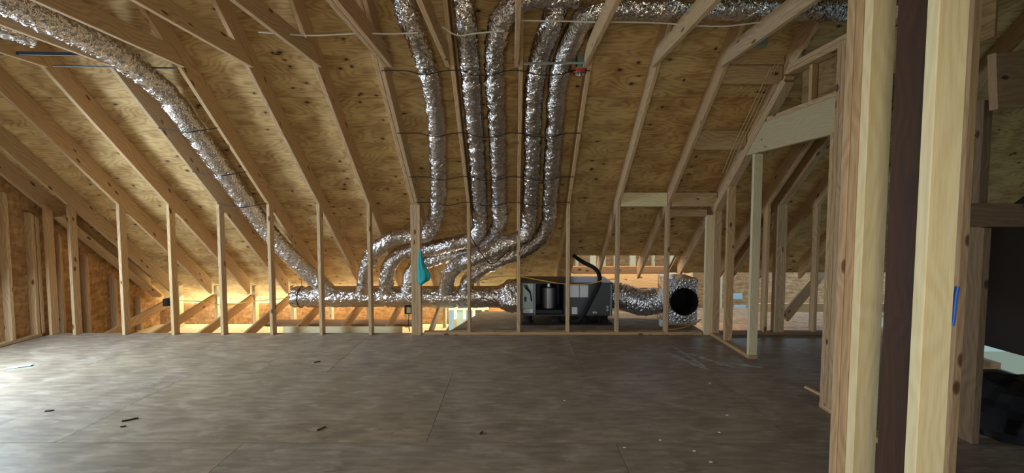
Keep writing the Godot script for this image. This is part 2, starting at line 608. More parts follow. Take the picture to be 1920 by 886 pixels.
func setting() -> void:
	# ground outside, far below
	var s := Shape.new()
	bx(s, Vector3(-60, -5.8, -60), Vector3(60, -5.5, 60), 0.0)
	var gnd := struct("ground", s, M.ground)
	gnd.set_meta("label", "pale ground outside, far below the attic")
	# floor: structural slab and the panels laid on it
	s = Shape.new()
	bx(s, Vector3(-5.74, -0.28, -5.30), Vector3(4.3, -0.022, 3.18), 0.0)
	var fl := struct("floor", s, M.strand)
	fl.set_meta("label", "dusty grey-brown plywood subfloor")
	var rows := [-5.30, -3.96, -2.72, -1.5, -0.28, 0.94, 2.16, 3.18]
	for k in rows.size() - 1:
		var x := -5.74 - (0.9 if k % 2 == 0 else 2.14)
		while x < 4.3:
			var lo := maxf(x, -5.74)
			var hi := minf(x + 2.44, 4.3)
			if hi - lo > 0.1:
				var z0: float = rows[k] + 0.0015
				var z1: float = rows[k + 1] - 0.0015
				s = Shape.new()
				s.tint = tone(0.07)
				var dusty := k == 0 and x > 0.3 and x < 1.0
				if dusty:
					s.tint = Color(0.88, 0.88, 0.88)
				var u0 := 0.0 if dusty else rng.randf()
				var u1 := u0 + (hi - lo) / 2.44
				var a := lo + 0.0015
				var b := hi - 0.0015
				slab(s, [Vector3(a, -0.02, z1), Vector3(b, -0.02, z1), Vector3(b, -0.02, z0), Vector3(a, -0.02, z0)],
					[Vector3(a, 0, z1), Vector3(b, 0, z1), Vector3(b, 0, z0), Vector3(a, 0, z0)],
					[Vector2(u0, 1), Vector2(u1, 1), Vector2(u1, 0), Vector2(u0, 0)])
				put("floor_panel", s, M.floor[2 if dusty else rng.randi() % 2], fl)
			x += 2.44
	# roof: underlay above, plywood sheets below it; the far slope and the near one behind the camera
	s = Shape.new()
	roof_slab(s, -6.1, 6.6, 0.62, 6.29, PLY + 0.03, 0.05)
	roof_slab(s, -6.1, 0.93, 6.29, 7.5, PLY + 0.03, 0.05)
	roof_slab(s, 2.44, 6.6, 6.29, 6.62, PLY + 0.03, 0.05)
	var roof := struct("ceiling", s, M.underlay)
	roof.set_meta("label", "sloped plywood roof deck over the rafters")
	var course := [7.5, 6.29, 5.285, 4.32, 3.34, 2.36, 1.4, 0.62]
	for k in course.size() - 1:
		var x := -6.02 - (1.22 if k % 2 else 2.44 - 1.22 + 1.22)
		x = -7.24 if k % 2 else -6.02
		while x < 6.5:
			var lo := maxf(x, -6.02)
			var hi := minf(x + 2.44, 6.5)
			if k == 0 and x < 0.93:
				hi = minf(hi, 0.93)
			elif k == 0:
				lo = maxf(lo, 2.44)
			if hi - lo > 0.1:
				s = Shape.new()
				s.tint = tone(0.08)
				roof_slab(s, lo + 0.001, hi - 0.001, course[k + 1] + 0.003, (course[k] if lo < 0.93 or k else 6.62) - 0.003, PLY, 0.016)
				put("roof_panel", s, M.ply[rng.randi() % 3], roof)
			x += 2.44
	s = Shape.new()
	var y0 := low_edge(-RIDGE) + PLY
	var y1 := y0 - SLOPE * (3.45 - RIDGE)
	slab(s, [Vector3(-6.1, y1, 3.45), Vector3(6.6, y1, 3.45), Vector3(6.6, y0, RIDGE), Vector3(-6.1, y0, RIDGE)],
		[Vector3(-6.1, y1 + 0.06, 3.45), Vector3(6.6, y1 + 0.06, 3.45), Vector3(6.6, y0 + 0.06, RIDGE), Vector3(-6.1, y0 + 0.06, RIDGE)],
		[Vector2(0, 0), Vector2(5, 0), Vector2(5, 4), Vector2(0, 4)])
	struct("ceiling_back", s, M.ply[1])
	# left gable wall, with the two window openings that light the room
	var left := Node3D.new()
	left.name = "wall_left"
	left.set_meta("kind", "structure")
	left.set_meta("label", "gable end wall of studs and strand board")
	left.position = Vector3(-5.84, 0, -2)
	add_child(left)
	var edge := func(z: float) -> float: return low_edge(-z) + PLY if z < RIDGE else low_edge(-RIDGE) + PLY - SLOPE * (z - RIDGE)
	var strips := [[-7.1, -6.1, -1.2, 9], [-6.1, -4.88, -1.2, 9], [-4.88, -3.85, -0.6, 9], [-3.85, -2.55, -0.6, 0.45], [-3.85, -2.55, 2.0, 9], [-2.55, -1.3, -0.6, 9], [-1.3, -0.6, -0.6, 9], [-0.6, 1.2, -0.6, 9], [1.2, 3.2, -0.6, 9]]
	for p in strips:
		s = Shape.new()
		s.tint = tone(0.08)
		var top0 := minf(p[3], edge.call(p[0] + 0.001))
		var top1 := minf(p[3], edge.call(p[1] - 0.001))
		plate_x(s, PackedVector2Array([Vector2(p[0] + 0.001, p[2]), Vector2(p[1] - 0.001, p[2]), Vector2(p[1] - 0.001, top1), Vector2(p[0] + 0.001, top0)]), -5.852, -5.84, Vector2(1.2, 1.2), Vector2(rng.randf(), rng.randf()))
		put("sheathing_panel", s, M.strand, left)
	s = Shape.new()
	for p in strips:
		var top0 := minf(p[3], edge.call(p[0]))
		var top1 := minf(p[3], edge.call(p[1]))
		plate_x(s, PackedVector2Array([Vector2(p[0], p[2]), Vector2(p[1], p[2]), Vector2(p[1], top1), Vector2(p[0], top0)]), -5.9, -5.853, Vector2(1, 1))
	put("house_wrap", s, M.wrap, left)
	for z in [-6.55, -6.15, -5.75, -5.42, -5.17, -5.12, -4.86, -4.45, -4.05, -3.87, -2.53, -2.1, -1.7, -1.3, -0.9, -0.5, -0.1, 0.3, 0.7, 1.1, 1.5]:
		s = Shape.new()
		s.tint = tone()
		var foot := -0.3 if z < WALL - 0.15 else 0.04
		var c := Plane(Vector3(0, 1, -SLOPE if z < RIDGE else SLOPE).normalized(), 0)
		var top: float = edge.call(z) - PLY - 0.19
		c.d = c.normal.dot(Vector3(0, top, z))
		board(s, Vector3(-5.794, foot, z), Vector3(-5.794, top, z), Vector3(0, 0, 1), 0.038, 0.089, null, c)
		put("stud", s, M.wood, left)
	for z in [[-3.87, -2.53, 0.45], [-3.87, -2.53, 2.04]]:
		s = Shape.new()
		bx(s, Vector3(-5.839, z[2] - 0.04, z[0] + 0.02), Vector3(-5.75, z[2], z[1] - 0.02))
		put("window_plate", s, M.wood, left)
	s = Shape.new()
	s.tint = Color(0.8, 0.8, 0.8)
	bx(s, Vector3(-5.839, 0.001, -5.15), Vector3(-5.75, 0.039, 1.75))
	put("bottom_plate", s, M.wood, left)
	# wall behind the camera with its window, and the far right gable
	s = Shape.new()
	for p in [[-5.74, -0.95, 0.001, 4.7], [0.45, 1.32, 0.001, 4.7], [-0.95, 0.45, 0.001, 0.72], [-0.95, 0.45, 2.1, 4.7]]:
		bx(s, Vector3(p[0], p[2], 0.78), Vector3(p[1], p[3], 0.84), 0.0)
	struct("wall_back", s, M.strand)
	s = Shape.new()
	plate_x(s, PackedVector2Array([Vector2(-1.0, 0.001), Vector2(3.18, 0.001), Vector2(3.18, edge.call(3.18) - 0.01), Vector2(RIDGE, edge.call(RIDGE) - 0.01), Vector2(-1.0, edge.call(-1.0) - 0.26)]), 1.33, 1.342, Vector2(1.2, 1.2))
	struct("wall_light_blocker", s, M.strand)  # added unseen wall, keeps window light out of the right room
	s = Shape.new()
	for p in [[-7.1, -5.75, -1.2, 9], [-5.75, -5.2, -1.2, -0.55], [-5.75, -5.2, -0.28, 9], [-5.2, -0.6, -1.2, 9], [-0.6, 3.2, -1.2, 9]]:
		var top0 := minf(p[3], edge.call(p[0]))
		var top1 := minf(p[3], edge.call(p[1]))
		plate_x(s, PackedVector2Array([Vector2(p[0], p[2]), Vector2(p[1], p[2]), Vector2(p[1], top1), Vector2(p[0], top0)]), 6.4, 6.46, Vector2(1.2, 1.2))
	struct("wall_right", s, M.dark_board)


func roof_slab(s: Shape, x0: float, x1: float, d0: float, d1: float, up: float, thick: float) -> void:
	var a := low_edge(d0) + up
	var b := low_edge(d1) + up
	var o := rng.randf()
	var v0 := rng.randf()
	var v1 := v0 + (d1 - d0) * RISE / 1.22
	slab(s, [Vector3(x0, a, -d0), Vector3(x1, a, -d0), Vector3(x1, b, -d1), Vector3(x0, b, -d1)],
		[Vector3(x0, a + thick, -d0), Vector3(x1, a + thick, -d0), Vector3(x1, b + thick, -d1), Vector3(x0, b + thick, -d1)],
		[Vector2(o, v0), Vector2(o + (x1 - x0) / 2.44, v0), Vector2(o + (x1 - x0) / 2.44, v1), Vector2(o, v1)])


# ---------------------------------------------------------------- rafters, ceiling joists, knee wall

const WORDS := ["first", "second", "third", "fourth", "fifth", "sixth", "seventh", "eighth", "ninth"]
const ORDER := ["first", "second", "third", "fourth", "fifth", "sixth", "seventh", "eighth", "ninth", "tenth", "eleventh", "twelfth", "thirteenth", "fourteenth"]


func rafter(x: float, label: String, tail := 6.74, material: Material = null) -> void:
	var s := Shape.new()
	s.tint = tone()
	var nrm := Vector3(0, 1, SLOPE / 1.0).normalized()       # not used for the roof plane, only to keep the plumb cuts
	var mid := 0.184 / 2 * RISE
	var a := Vector3(x, low_edge(tail) + mid, -tail)
	var b := Vector3(x, low_edge(0.62) + mid, -0.62)
	board(s, a, b, Vector3(1, 0, 0), 0.038, 0.182, Plane(Vector3(0, 0, 1), -tail), Plane(Vector3(0, 0, 1), -0.62))
	tag(put("rafter", s, material if material else M.wood), label, "rafter", "roof rafters on the far slope")


func joist(x: float, label: String) -> void:
	var s := Shape.new()
	s.tint = tone()
	var cut := Plane(Vector3(0, 1, -SLOPE).normalized(), 0)
	cut.d = cut.normal.dot(Vector3(0, KINK_Y, -KINK_D))
	board(s, Vector3(x, KINK_Y + 0.07, -KINK_D + 0.08), Vector3(x, KINK_Y + 0.07, 0.77), Vector3(1, 0, 0), 0.0375, 0.14, cut, null)
	tag(put("ceiling_joist", s, M.wood), label, "joist", "ceiling joists along the top of the picture")


func knee_stud(x: float, parent: Node3D = null, foot := 0.039) -> MeshInstance3D:
	var s := Shape.new()
	s.tint = tone()
	var cut := Plane(Vector3(0, 1, -SLOPE).normalized(), 0)
	cut.d = cut.normal.dot(Vector3(0, low_edge(5.2) - 0.003, -5.2))
	board(s, Vector3(x, foot, WALL - 0.0445), Vector3(x, 1.5, WALL - 0.0445), Vector3(1, 0, 0), 0.038, 0.089, null, cut)
	return put("stud", s, M.wood, parent)


func place_word(k: int) -> String:
	return "directly above the tripled knee wall post" if k == 0 else ("%s %s of the tripled knee wall post" % [WORDS[absi(k) - 1], "left" if k < 0 else "right"])


func framing() -> void:
	for k in range(-7, 10):
		var x := -1.14 + 0.61 * k
		var tail := 6.74 if x < 0.9 else 6.42
		if k == 0:
			rafter(x - 0.065, "left one of the doubled rafters above the tripled knee wall post", tail)
			rafter(x - 0.023, "right one of the doubled rafters above the tripled knee wall post", tail)
			joist(x + 0.018, "left one of the doubled ceiling joists beside the doubled rafters")
			joist(x + 0.058, "right one of the doubled ceiling joists beside the doubled rafters")
			continue
		var look := "sawn wooden rafter "
		if k == -7:
			look = "dark shaded rafter beside the gable wall, "
		rafter(x, look + place_word(k), tail)
		if k <= 5 and k >= -6:
			joist(x + (0.0385 if x < -0.8 else -0.0385), "level ceiling joist on the rafter " + place_word(k))
	rafter(3.285, "left one of the doubled rafters over the tripled stud beyond the partition", 6.42)
	rafter(3.327, "right one of the doubled rafters over the tripled stud beyond the partition", 6.42)
	rafter(-5.765, "outermost rafter lying against the left gable wall studs", 6.74)
	# knee wall
	for k in range(-7, 6):
		var x := -1.14 + 0.61 * k
		if k == 0:
			var t := thing("stud_post", "tripled knee wall post with the teal cloth hung on its right side", "post", "", Vector3(x - 0.04, 0, WALL - 0.045))
			for q in 3:
				var s := Shape.new()
				s.tint = tone()
				var cut := Plane(Vector3(0, 1, -SLOPE).normalized(), 0)
				cut.d = cut.normal.dot(Vector3(0, low_edge(5.2) - 0.003, -5.2))
				var sx := x - 0.04 + (q - 1) * 0.0385
				board(s, Vector3(sx, 0.002, WALL - 0.0445), Vector3(sx, 1.5, WALL - 0.0445), Vector3(1, 0, 0), 0.038, 0.089, null, cut)
				put("stud", s, M.wood, t)
			continue
		tag(knee_stud(x, null, 0.039 if k > 0 else 0.002), "upright knee wall stud, " + place_word(k), "stud", "knee wall studs")
	var cs := knee_stud(-5.70, null, 0.002)
	tag(cs, "pale end stud of the knee wall in the dark left corner", "stud", "knee wall studs")
	for x in [3.13, 3.74, 4.25]:
		tag(knee_stud(x), {3.13: "single knee wall stud seen just right of the partition's end stud", 3.74: "knee wall stud seen beside the doorway trimmer, right of the tripled stud", 4.25: "knee wall stud in the dark room past the doorway, hidden by near posts"}[x], "stud", "knee wall studs")
	var t2 := thing("stud_post", "tripled stud standing in the knee wall beyond the partition doorway", "post", "", Vector3(3.3, 0.04, WALL - 0.045))
	for q in 3:
		knee_stud(3.262 + q * 0.0385, t2)
	var s := Shape.new()
	s.tint = Color(0.85, 0.82, 0.78)
	bx(s, Vector3(-1.09, 0.001, WALL - 0.089), Vector3(2.35, 0.038, WALL))
	tag(put("bottom_plate", s, M.wood), "long bottom plate under the knee wall studs right of the tripled post", "plate")
	s = Shape.new()
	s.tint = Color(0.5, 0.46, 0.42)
	bx(s, Vector3(2.50, 0.001, WALL - 0.089), Vector3(4.28, 0.038, WALL))
	tag(put("bottom_plate", s, M.wood), "bottom plate under the knee wall studs beyond the partition", "plate")
	# blocking between the rafters on the right
	for b in [[1.325, 1.885, 1.585, 1.755, 5.215, "pale block nailed between two rafters above the knee wall near the partition", M.pale],
			[1.94, 2.49, 1.585, 1.755, 5.215, "brown block between the rafters just left of the partition corner, the upper one", M.wood],
			[1.94, 2.42, 1.46, 1.55, 5.32, "narrow reddish block just below the brown block at the partition corner", M.wood],
			[1.94, 2.49, 2.18, 2.38, 4.6, "wide block between rafters half-way up, left of the door header", M.wood],
			[1.94, 2.49, 2.70, 2.86, 4.02, "lower board of the top blocking between rafters beside the partition's top plate", M.wood],
			[1.94, 2.49, 2.865, 3.0, 4.0, "upper board of the top blocking between rafters beside the partition's top plate", M.wood]]:
		s = Shape.new()
		s.tint = tone(0.08)
		bx(s, Vector3(b[0], b[2], -b[4] - 0.02), Vector3(b[1], b[3], -b[4] + 0.018))
		tag(put("blocking", s, b[6]), b[5], "block", "blocking between the rafters")


# ---------------------------------------------------------------- the short partition with its doorway

func upright(called: String, x: float, z: float, y0: float, y1: float, label: String, category: String, group: String, parent: Node3D = null, wide_x := 0.089, wide_z := 0.038, m: Material = null, tinted := Color(1, 1, 1), cut = null) -> MeshInstance3D:
	var s := Shape.new()
	s.tint = tone(0.1) * tinted
	board(s, Vector3(x, y0, z), Vector3(x, y1, z), Vector3(1, 0, 0), wide_x, wide_z, null, cut)
	var o := put(called, s, m if m else M.wood, parent)
	if parent == null:
		tag(o, label, category, group)
	return o


func partition() -> void:
	var x := 2.49
	var roofcut := Plane(Vector3(0, 1, -SLOPE).normalized(), 0)
	roofcut.d = roofcut.normal.dot(Vector3(0, low_edge(5.2) - 0.128, -5.2))
	var t := thing("corner_post", "pale corner post of two studs where the partition meets the knee wall", "post", "", Vector3(x, 0.039, -5.22))
	upright("stud", x - 0.06, -5.222, 0.002, 1.45, "", "", "", t, 0.12, 0.04, M.pale, Color(1, 1, 1), roofcut)
	upright("stud", x, -5.17, 0.04, 1.45, "", "", "", t, 0.089, 0.038, M.wood, Color(1, 1, 1), roofcut)
	upright("stud", x, -4.86, 0.04, 1.7, "middle stud of the short partition, between corner post and doorway", "stud", "partition studs", null, 0.089, 0.038, M.wood, Color(1, 1, 1), roofcut)
	t = thing("end_post", "doubled end post of the short partition, its foot on the floor at the doorway", "post", "", Vector3(x, 0.0, -4.36))
	upright("king_stud", x + 0.024, -4.40, 0.04, 2.2, "", "", "", t, 0.044, 0.038, M.wood, Color(1, 1, 1), roofcut)
	upright("trimmer", x, -4.36, 0.04, 2.10, "", "", "", t, 0.089, 0.037, M.pale)
	var s := Shape.new()
	s.tint = Color(0.8, 0.76, 0.72)
	bx(s, Vector3(x - 0.0445, 0.001, -5.19), Vector3(x + 0.0445, 0.038, -4.33))
	tag(put("bottom_plate", s, M.wood), "bottom plate of the short partition, running toward the doorway", "plate")
	for q in 2:
		s = Shape.new()
		s.tint = tone(0.1)
		var a := Vector3(x, low_edge(5.18) - 0.096 + q * 0.052, -5.18)
		var b := Vector3(x, low_edge(3.9) - 0.096 + q * 0.052, -3.9)
		board(s, a, b, Vector3(1, 0, 0), 0.089, 0.037, null, null)
		tag(put("sloped_plate", s, M.wood), ["lower", "upper"][q] + " one of two sloped plates capping the partition under the rafters", "plate", "sloped partition plates")
	# header over the doorway and what stands on it
	s = Shape.new()
	s.tint = Color(0.72, 0.69, 0.66)
	var under := Plane(Vector3(0, 1, -SLOPE).normalized(), 0)
	under.d = under.normal.dot(Vector3(0, low_edge(5.2) - 0.135, -5.2))
	board(s, Vector3(x - 0.022, 2.245, -4.3), Vector3(x - 0.022, 2.245, -3.262), Vector3(1, 0, 0), 0.044, 0.28, under, null)
	tag(put("door_header", s, M.pale), "deep pale header board over the partition doorway", "beam")
	s = Shape.new()
	bx(s, Vector3(x - 0.045, 2.386, -4.15), Vector3(x + 0.045, 2.424, -3.262))
	tag(put("header_plate", s, M.wood), "flat plate lying on top of the doorway header", "plate")
	for z in [-3.62]:
		upright("cripple_stud", x + 0.02, z, 2.426, 2.735, "short cripple stud standing on the doorway header", "stud", "", null, 0.05, 0.038)
	for q in 2:
		s = Shape.new()
		s.tint = tone(0.1)
		bx(s, Vector3(x - 0.045, 2.74 + q * 0.04, -3.86), Vector3(x + 0.045, 2.778 + q * 0.04, -2.2))
		tag(put("top_plate", s, M.wood), ["lower", "upper"][q] + " one of two level top plates running from the sloped plates to the near posts", "plate", "level top plates")
	s = Shape.new()
	s.tint = Color(0.55, 0.5, 0.46)
	bx(s, Vector3(x + 0.05, 2.43, -3.8), Vector3(x + 0.062, 2.735, -2.3))
	tag(put("plywood_sheet", s, M.ply[1]), "dark plywood sheet behind the cripple stud above the doorway", "plywood")
	t = thing("trimmer_post", "doorway post of two studs under the near end of the header", "post", "", Vector3(x, 0.0, -3.18))
	upright("trimmer", x - 0.06, -3.22, 0.039, 2.104, "", "", "", t, 0.089, 0.037, M.wood)
	upright("king_stud", x - 0.06, -3.18, 0.039, 2.735, "", "", "", t, 0.089, 0.037, M.wood)
	upright("stud", x - 0.06, -3.14, 0.039, 2.735, "", "", "", t, 0.089, 0.037, M.wood)
	s = Shape.new()
	bx(s, Vector3(x - 0.105, 0.001, -3.24), Vector3(x - 0.015, 0.038, -2.3))
	tag(put("bottom_plate", s, M.wood), "bottom plate under the doorway post, partly hidden by the near post", "plate")
	s = Shape.new()
	board(s, Vector3(2.53, 0.012, -3.6), Vector3(2.56, 0.012, -3.36), Vector3(0, 1, 0), 0.022, 0.03)
	tag(put("wood_scrap", s, M.wood), "small stick of scrap wood on the floor beside the doorway post", "scrap")
	# thin cables stapled along the sloped plate
	for q in 3:
		s = Shape.new()
		var dx := -0.085 - 0.035 * q
		wire(s, [Vector3(x + dx, 2.86 - 0.02 * q, -3.92), Vector3(x + dx + 0.01, 2.52, -4.25), Vector3(x + dx + 0.005, 2.2, -4.56), Vector3(x + dx + 0.02, 1.95, -4.8)], 0.004)
		tag(put("cable", s, M.cable_cream), ["innermost", "middle", "outermost"][q] + " of three thin cables running down along the sloped partition plate", "cable", "thin cables by the partition")


# ---------------------------------------------------------------- posts close to the camera

func near_posts() -> void:
	var t := thing("near_post", "near post of three studs, the left one of the two bright posts", "post", "", Vector3(1.36, 0.0, -1.66))
	for q in 3:
		upright("stud", 1.362 - 0.002 * q, -1.62 - 0.0385 * q, 0.002, 3.4, "", "", "", t, 0.089 + 0.002 * q, 0.0375, M.pale if q == 0 else M.wood, Color(1, 1, 1) if q == 0 else Color(0.8, 0.79, 0.78))
	upright("near_post", 1.262, -1.268, 0.002, 3.4, "broad pale stud nearest the camera, right of the dark board", "post", "", null, 0.089, 0.0375, M.pale)
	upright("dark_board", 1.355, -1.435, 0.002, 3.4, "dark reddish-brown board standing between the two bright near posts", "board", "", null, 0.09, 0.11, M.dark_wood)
	upright("rear_stud", 1.905, -1.835, 0.002, 3.4, "stud seen behind the nearest post's right edge", "stud", "", null, 0.038, 0.089, M.wood, Color(0.85, 0.82, 0.8))
	var s := Shape.new()
	wire(s, [Vector3(1.328, 1.283, -1.262), Vector3(1.325, 1.25, -1.263), Vector3(1.3215, 1.19, -1.262), Vector3(1.319, 1.165, -1.262)], 0.0055, 8, 0.02)
	tag(put("blue_marker", s, M.blue), "slim blue stick tucked against the right side of the nearest post", "marker")
	# the dark room on the right; its shade is tinted into the wood
	s = Shape.new()
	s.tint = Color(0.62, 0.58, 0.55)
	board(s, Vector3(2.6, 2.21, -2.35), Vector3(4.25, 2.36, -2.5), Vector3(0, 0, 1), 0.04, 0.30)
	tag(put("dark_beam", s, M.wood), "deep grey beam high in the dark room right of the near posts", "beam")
	s = Shape.new()
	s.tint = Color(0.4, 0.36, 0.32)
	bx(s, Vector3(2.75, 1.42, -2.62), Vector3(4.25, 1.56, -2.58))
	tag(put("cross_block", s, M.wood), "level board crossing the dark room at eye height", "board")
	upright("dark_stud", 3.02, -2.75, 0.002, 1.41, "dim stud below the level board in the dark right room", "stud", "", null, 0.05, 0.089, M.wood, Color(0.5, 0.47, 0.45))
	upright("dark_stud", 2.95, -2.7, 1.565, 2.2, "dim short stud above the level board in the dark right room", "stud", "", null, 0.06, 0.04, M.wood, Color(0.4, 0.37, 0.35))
	s = Shape.new()
	var n := noise(61, 3.0, 3)
	var ring := 28
	for k in 10:
		for j in ring:
			var p := []
			for e in [[k, j], [k, j + 1], [k + 1, j + 1], [k + 1, j]]:
				var la: float = PI * 0.5 * e[0] / 10.0
				var lo: float = TAU * (e[1] % ring) / ring
				var d := Vector3(cos(la) * cos(lo) * 0.52, sin(la) * 0.33, -cos(la) * sin(lo) * 0.36)
				p.append(Vector3(3.62, 0.002, -2.95) + d * (1.0 + 0.28 * n.get_noise_3dv(d * 2.0)))
			s.quad(p[0], p[1], p[2], p[3], Vector2(), Vector2(), Vector2(), Vector2())
	tag(put("black_bundle", s, M.black), "dark rounded bundle on the floor of the right room", "bundle")


# ---------------------------------------------------------------- behind the knee wall

func eave_framing() -> void:
	# outer wall under the eave, with a gap left open above it
	var wall := Node3D.new()
	wall.name = "wall_rear"
	wall.set_meta("kind", "structure")
	wall.set_meta("label", "low strand board outer wall under the eave")
	wall.position = Vector3(-2, -0.6, -7.0)
	add_child(wall)
	var x := -5.84
	while x < -1.1:
		var s := Shape.new()
		s.tint = tone(0.1)
		var hi := minf(x + 1.22, -1.05)
		slab(s, [Vector3(x + 0.001, -0.8, -7.0), Vector3(hi - 0.001, -0.8, -7.0), Vector3(hi - 0.001, -0.8, -7.012), Vector3(x + 0.001, -0.8, -7.012)],
			[Vector3(x + 0.001, 0.02, -7.0), Vector3(hi - 0.001, 0.02, -7.0), Vector3(hi - 0.001, 0.02, -7.012), Vector3(x + 0.001, 0.02, -7.012)],
			[Vector2(0, 0), Vector2(1, 0), Vector2(1, 0.01), Vector2(0, 0.01)])
		# front face again with a proper texture
		s.quad(Vector3(x + 0.001, -0.8, -6.999), Vector3(hi - 0.001, -0.8, -6.999), Vector3(hi - 0.001, 0.02, -6.999), Vector3(x + 0.001, 0.02, -6.999), Vector2(0, 0.8), Vector2(1, 0.8), Vector2(1, 0), Vector2(0, 0))
		put("wall_panel", s, M.strand, wall)
		x += 1.22
	var s := Shape.new()
	bx(s, Vector3(-5.84, -0.36, -6.99), Vector3(-1.05, -0.33, -5.32), 0.0)
	struct("floor_eave", s, M.pale).set_meta("label", "lower board ceiling seen behind the knee wall")
	# heel posts, and the sloped members that rise to each rafter tail
	for k in range(-7, 1):
		var rx := -1.14 + 0.61 * k
		var note := "under the rafter " + place_word(k)
		if k <= 0:
			upright("heel_post", rx + 0.05, -6.82, -0.329, low_edge(6.82) + 0.19, "short eave post " + note, "post", "heel posts at the eave", null, 0.05, 0.09, M.pale)
		s = Shape.new()
		s.tint = tone(0.1) * Color(0.95, 0.86, 0.76)
		board(s, Vector3(rx + 0.04, -0.19, -5.33), Vector3(rx + 0.04, 0.155, -6.76), Vector3(1, 0, 0), 0.038, 0.12)
		tag(put("sloped_joist", s, M.wood), "sloped joist to the eave " + note, "joist", "sloped joists behind the knee wall")
	s = Shape.new()
	s.tint = Color(0.50, 0.36, 0.28)
	bx(s, Vector3(-3.7, -0.12, -6.35), Vector3(-1.35, -0.09, -6.05))
	tag(put("walk_plank", s, M.wood), "reddish-brown plank lying behind the knee wall under the round trunk duct", "plank")
	s = Shape.new()
	bx(s, Vector3(-2.95, -0.10, -5.46), Vector3(-1.42, 0.045, -5.42))
	tag(put("rim_board", s, M.pale), "pale board on edge just behind the knee wall below the trunk duct", "board")
	for k in [0, 1, 2, 3]:
		upright("lower_stud", -0.98 + 0.16 * k, -7.3, -0.9, 0.1, WORDS[k] + " pale stud from the left in the daylit opening below the trunk duct", "stud", "studs of the open daylit wall below the trunk", null, 0.038, 0.089, M.pale)
	s = Shape.new()
	bx(s, Vector3(-1.0, -1.2, -7.6), Vector3(-0.86, 0.2, -7.58))
	tag(put("house_wrap_strip", s, M.wrap), "pale blue strip standing in the daylit opening below the trunk duct", "sheet")
	# sloped plate at the left gable
	s = Shape.new()
	board(s, Vector3(-5.66, low_edge(5.32) - 0.03, -5.32), Vector3(-5.66, low_edge(6.75) - 0.03, -6.75), Vector3(1, 0, 0), 0.14, 0.038)
	tag(put("gable_plate", s, M.wood), "sloped pale plate under the outermost rafter behind the left corner", "plate")
	s = Shape.new()
	bx(s, Vector3(-4.83, 0.22, -5.9), Vector3(-4.76, 0.32, -5.84))
	tag(put("outlet_box", s, M.black), "small black electrical box behind the second knee wall stud from the left", "box")
	# yellow cables
	s = Shape.new()
	wire(s, [Vector3(-5.2, 0.2, -6.3), Vector3(-4.7, 0.19, -6.32), Vector3(-4.3, 0.14, -6.3), Vector3(-3.8, 0.2, -6.3), Vector3(-3.3, 0.24, -6.3), Vector3(-3.0, 0.23, -6.3)], 0.007)
	tag(put("cable", s, M.cable_yellow), "yellow cable strung across the sloped joists behind the left knee wall", "cable")
	s = Shape.new()
	wire(s, [Vector3(-0.52, 0.57, -5.62), Vector3(-0.3, 0.65, -5.62), Vector3(0.05, 0.68, -5.55), Vector3(0.35, 0.64, -5.5), Vector3(0.7, 0.585, -5.5), Vector3(1.0, 0.59, -5.5), Vector3(1.22, 0.64, -5.5), Vector3(1.34, 0.67, -5.4)], 0.006)
	tag(put("cable", s, M.cable_yellow), "yellow cable sagging across the front of the air handler", "cable")


# ---------------------------------------------------------------- ducts

func foil_radius(r: float, amp: float, seed_: int, marks: Array, calm: Array) -> Callable:
	var crumple := noise(seed_, 13.0, 2, FastNoiseLite.TYPE_CELLULAR)
	crumple.cellular_return_type = FastNoiseLite.RETURN_DISTANCE2_SUB
	var swell := noise(seed_ + 1, 2.4, 2)
	var grain := noise(seed_ + 2, 90.0, 1, FastNoiseLite.TYPE_VALUE)
	return func(t: float, l: float, a: float) -> float:
		var q := amp
		for c in calm:
			if t > c[0] and t < c[1]:
				q *= c[2]
		var p := Vector3(cos(a) * r * 1.1, sin(a) * r * 1.1, l * 2.2)
		var out := r * (1.0 + 0.05 * smoothstep(0.48, 0.62, t)) + q * (crumple.get_noise_3dv(p) + 0.62) * 2.9 + q * 0.8 * swell.get_noise_3dv(Vector3(p.x * 6.0, p.y * 6.0, l * 9.0)) + r * 0.05 * swell.get_noise_3dv(Vector3(p.x * 2.0, p.y * 2.0, l * 2.0))
		out += q * 0.42 * grain.get_noise_3dv(p * 1.3)
		for m in marks:
			out += r * 0.05 * exp(-pow((t - m - 0.014) / 0.008, 2))
			out -= r * 0.10 * exp(-pow((t - m) / 0.008, 2))
		return out


func flex(label: String, p: Array, r: float, amp: float, seed_: int, marks: Array, calm: Array, m: Material = null) -> void:
	var s := Shape.new()
	var length := 0.0
	for k in p.size() - 1:
		length += p[k].distance_to(p[k + 1])
	tube(s, smooth_path(p, maxf(0.0125, length * 72.0 / 19000.0)), 36, foil_radius(r, amp, seed_, marks, calm), true, Vector2(2.4, 1.0))
	tag(put("flex_duct", s, m if m else M.foil), label, "duct", "foil-wrapped flexible ducts")


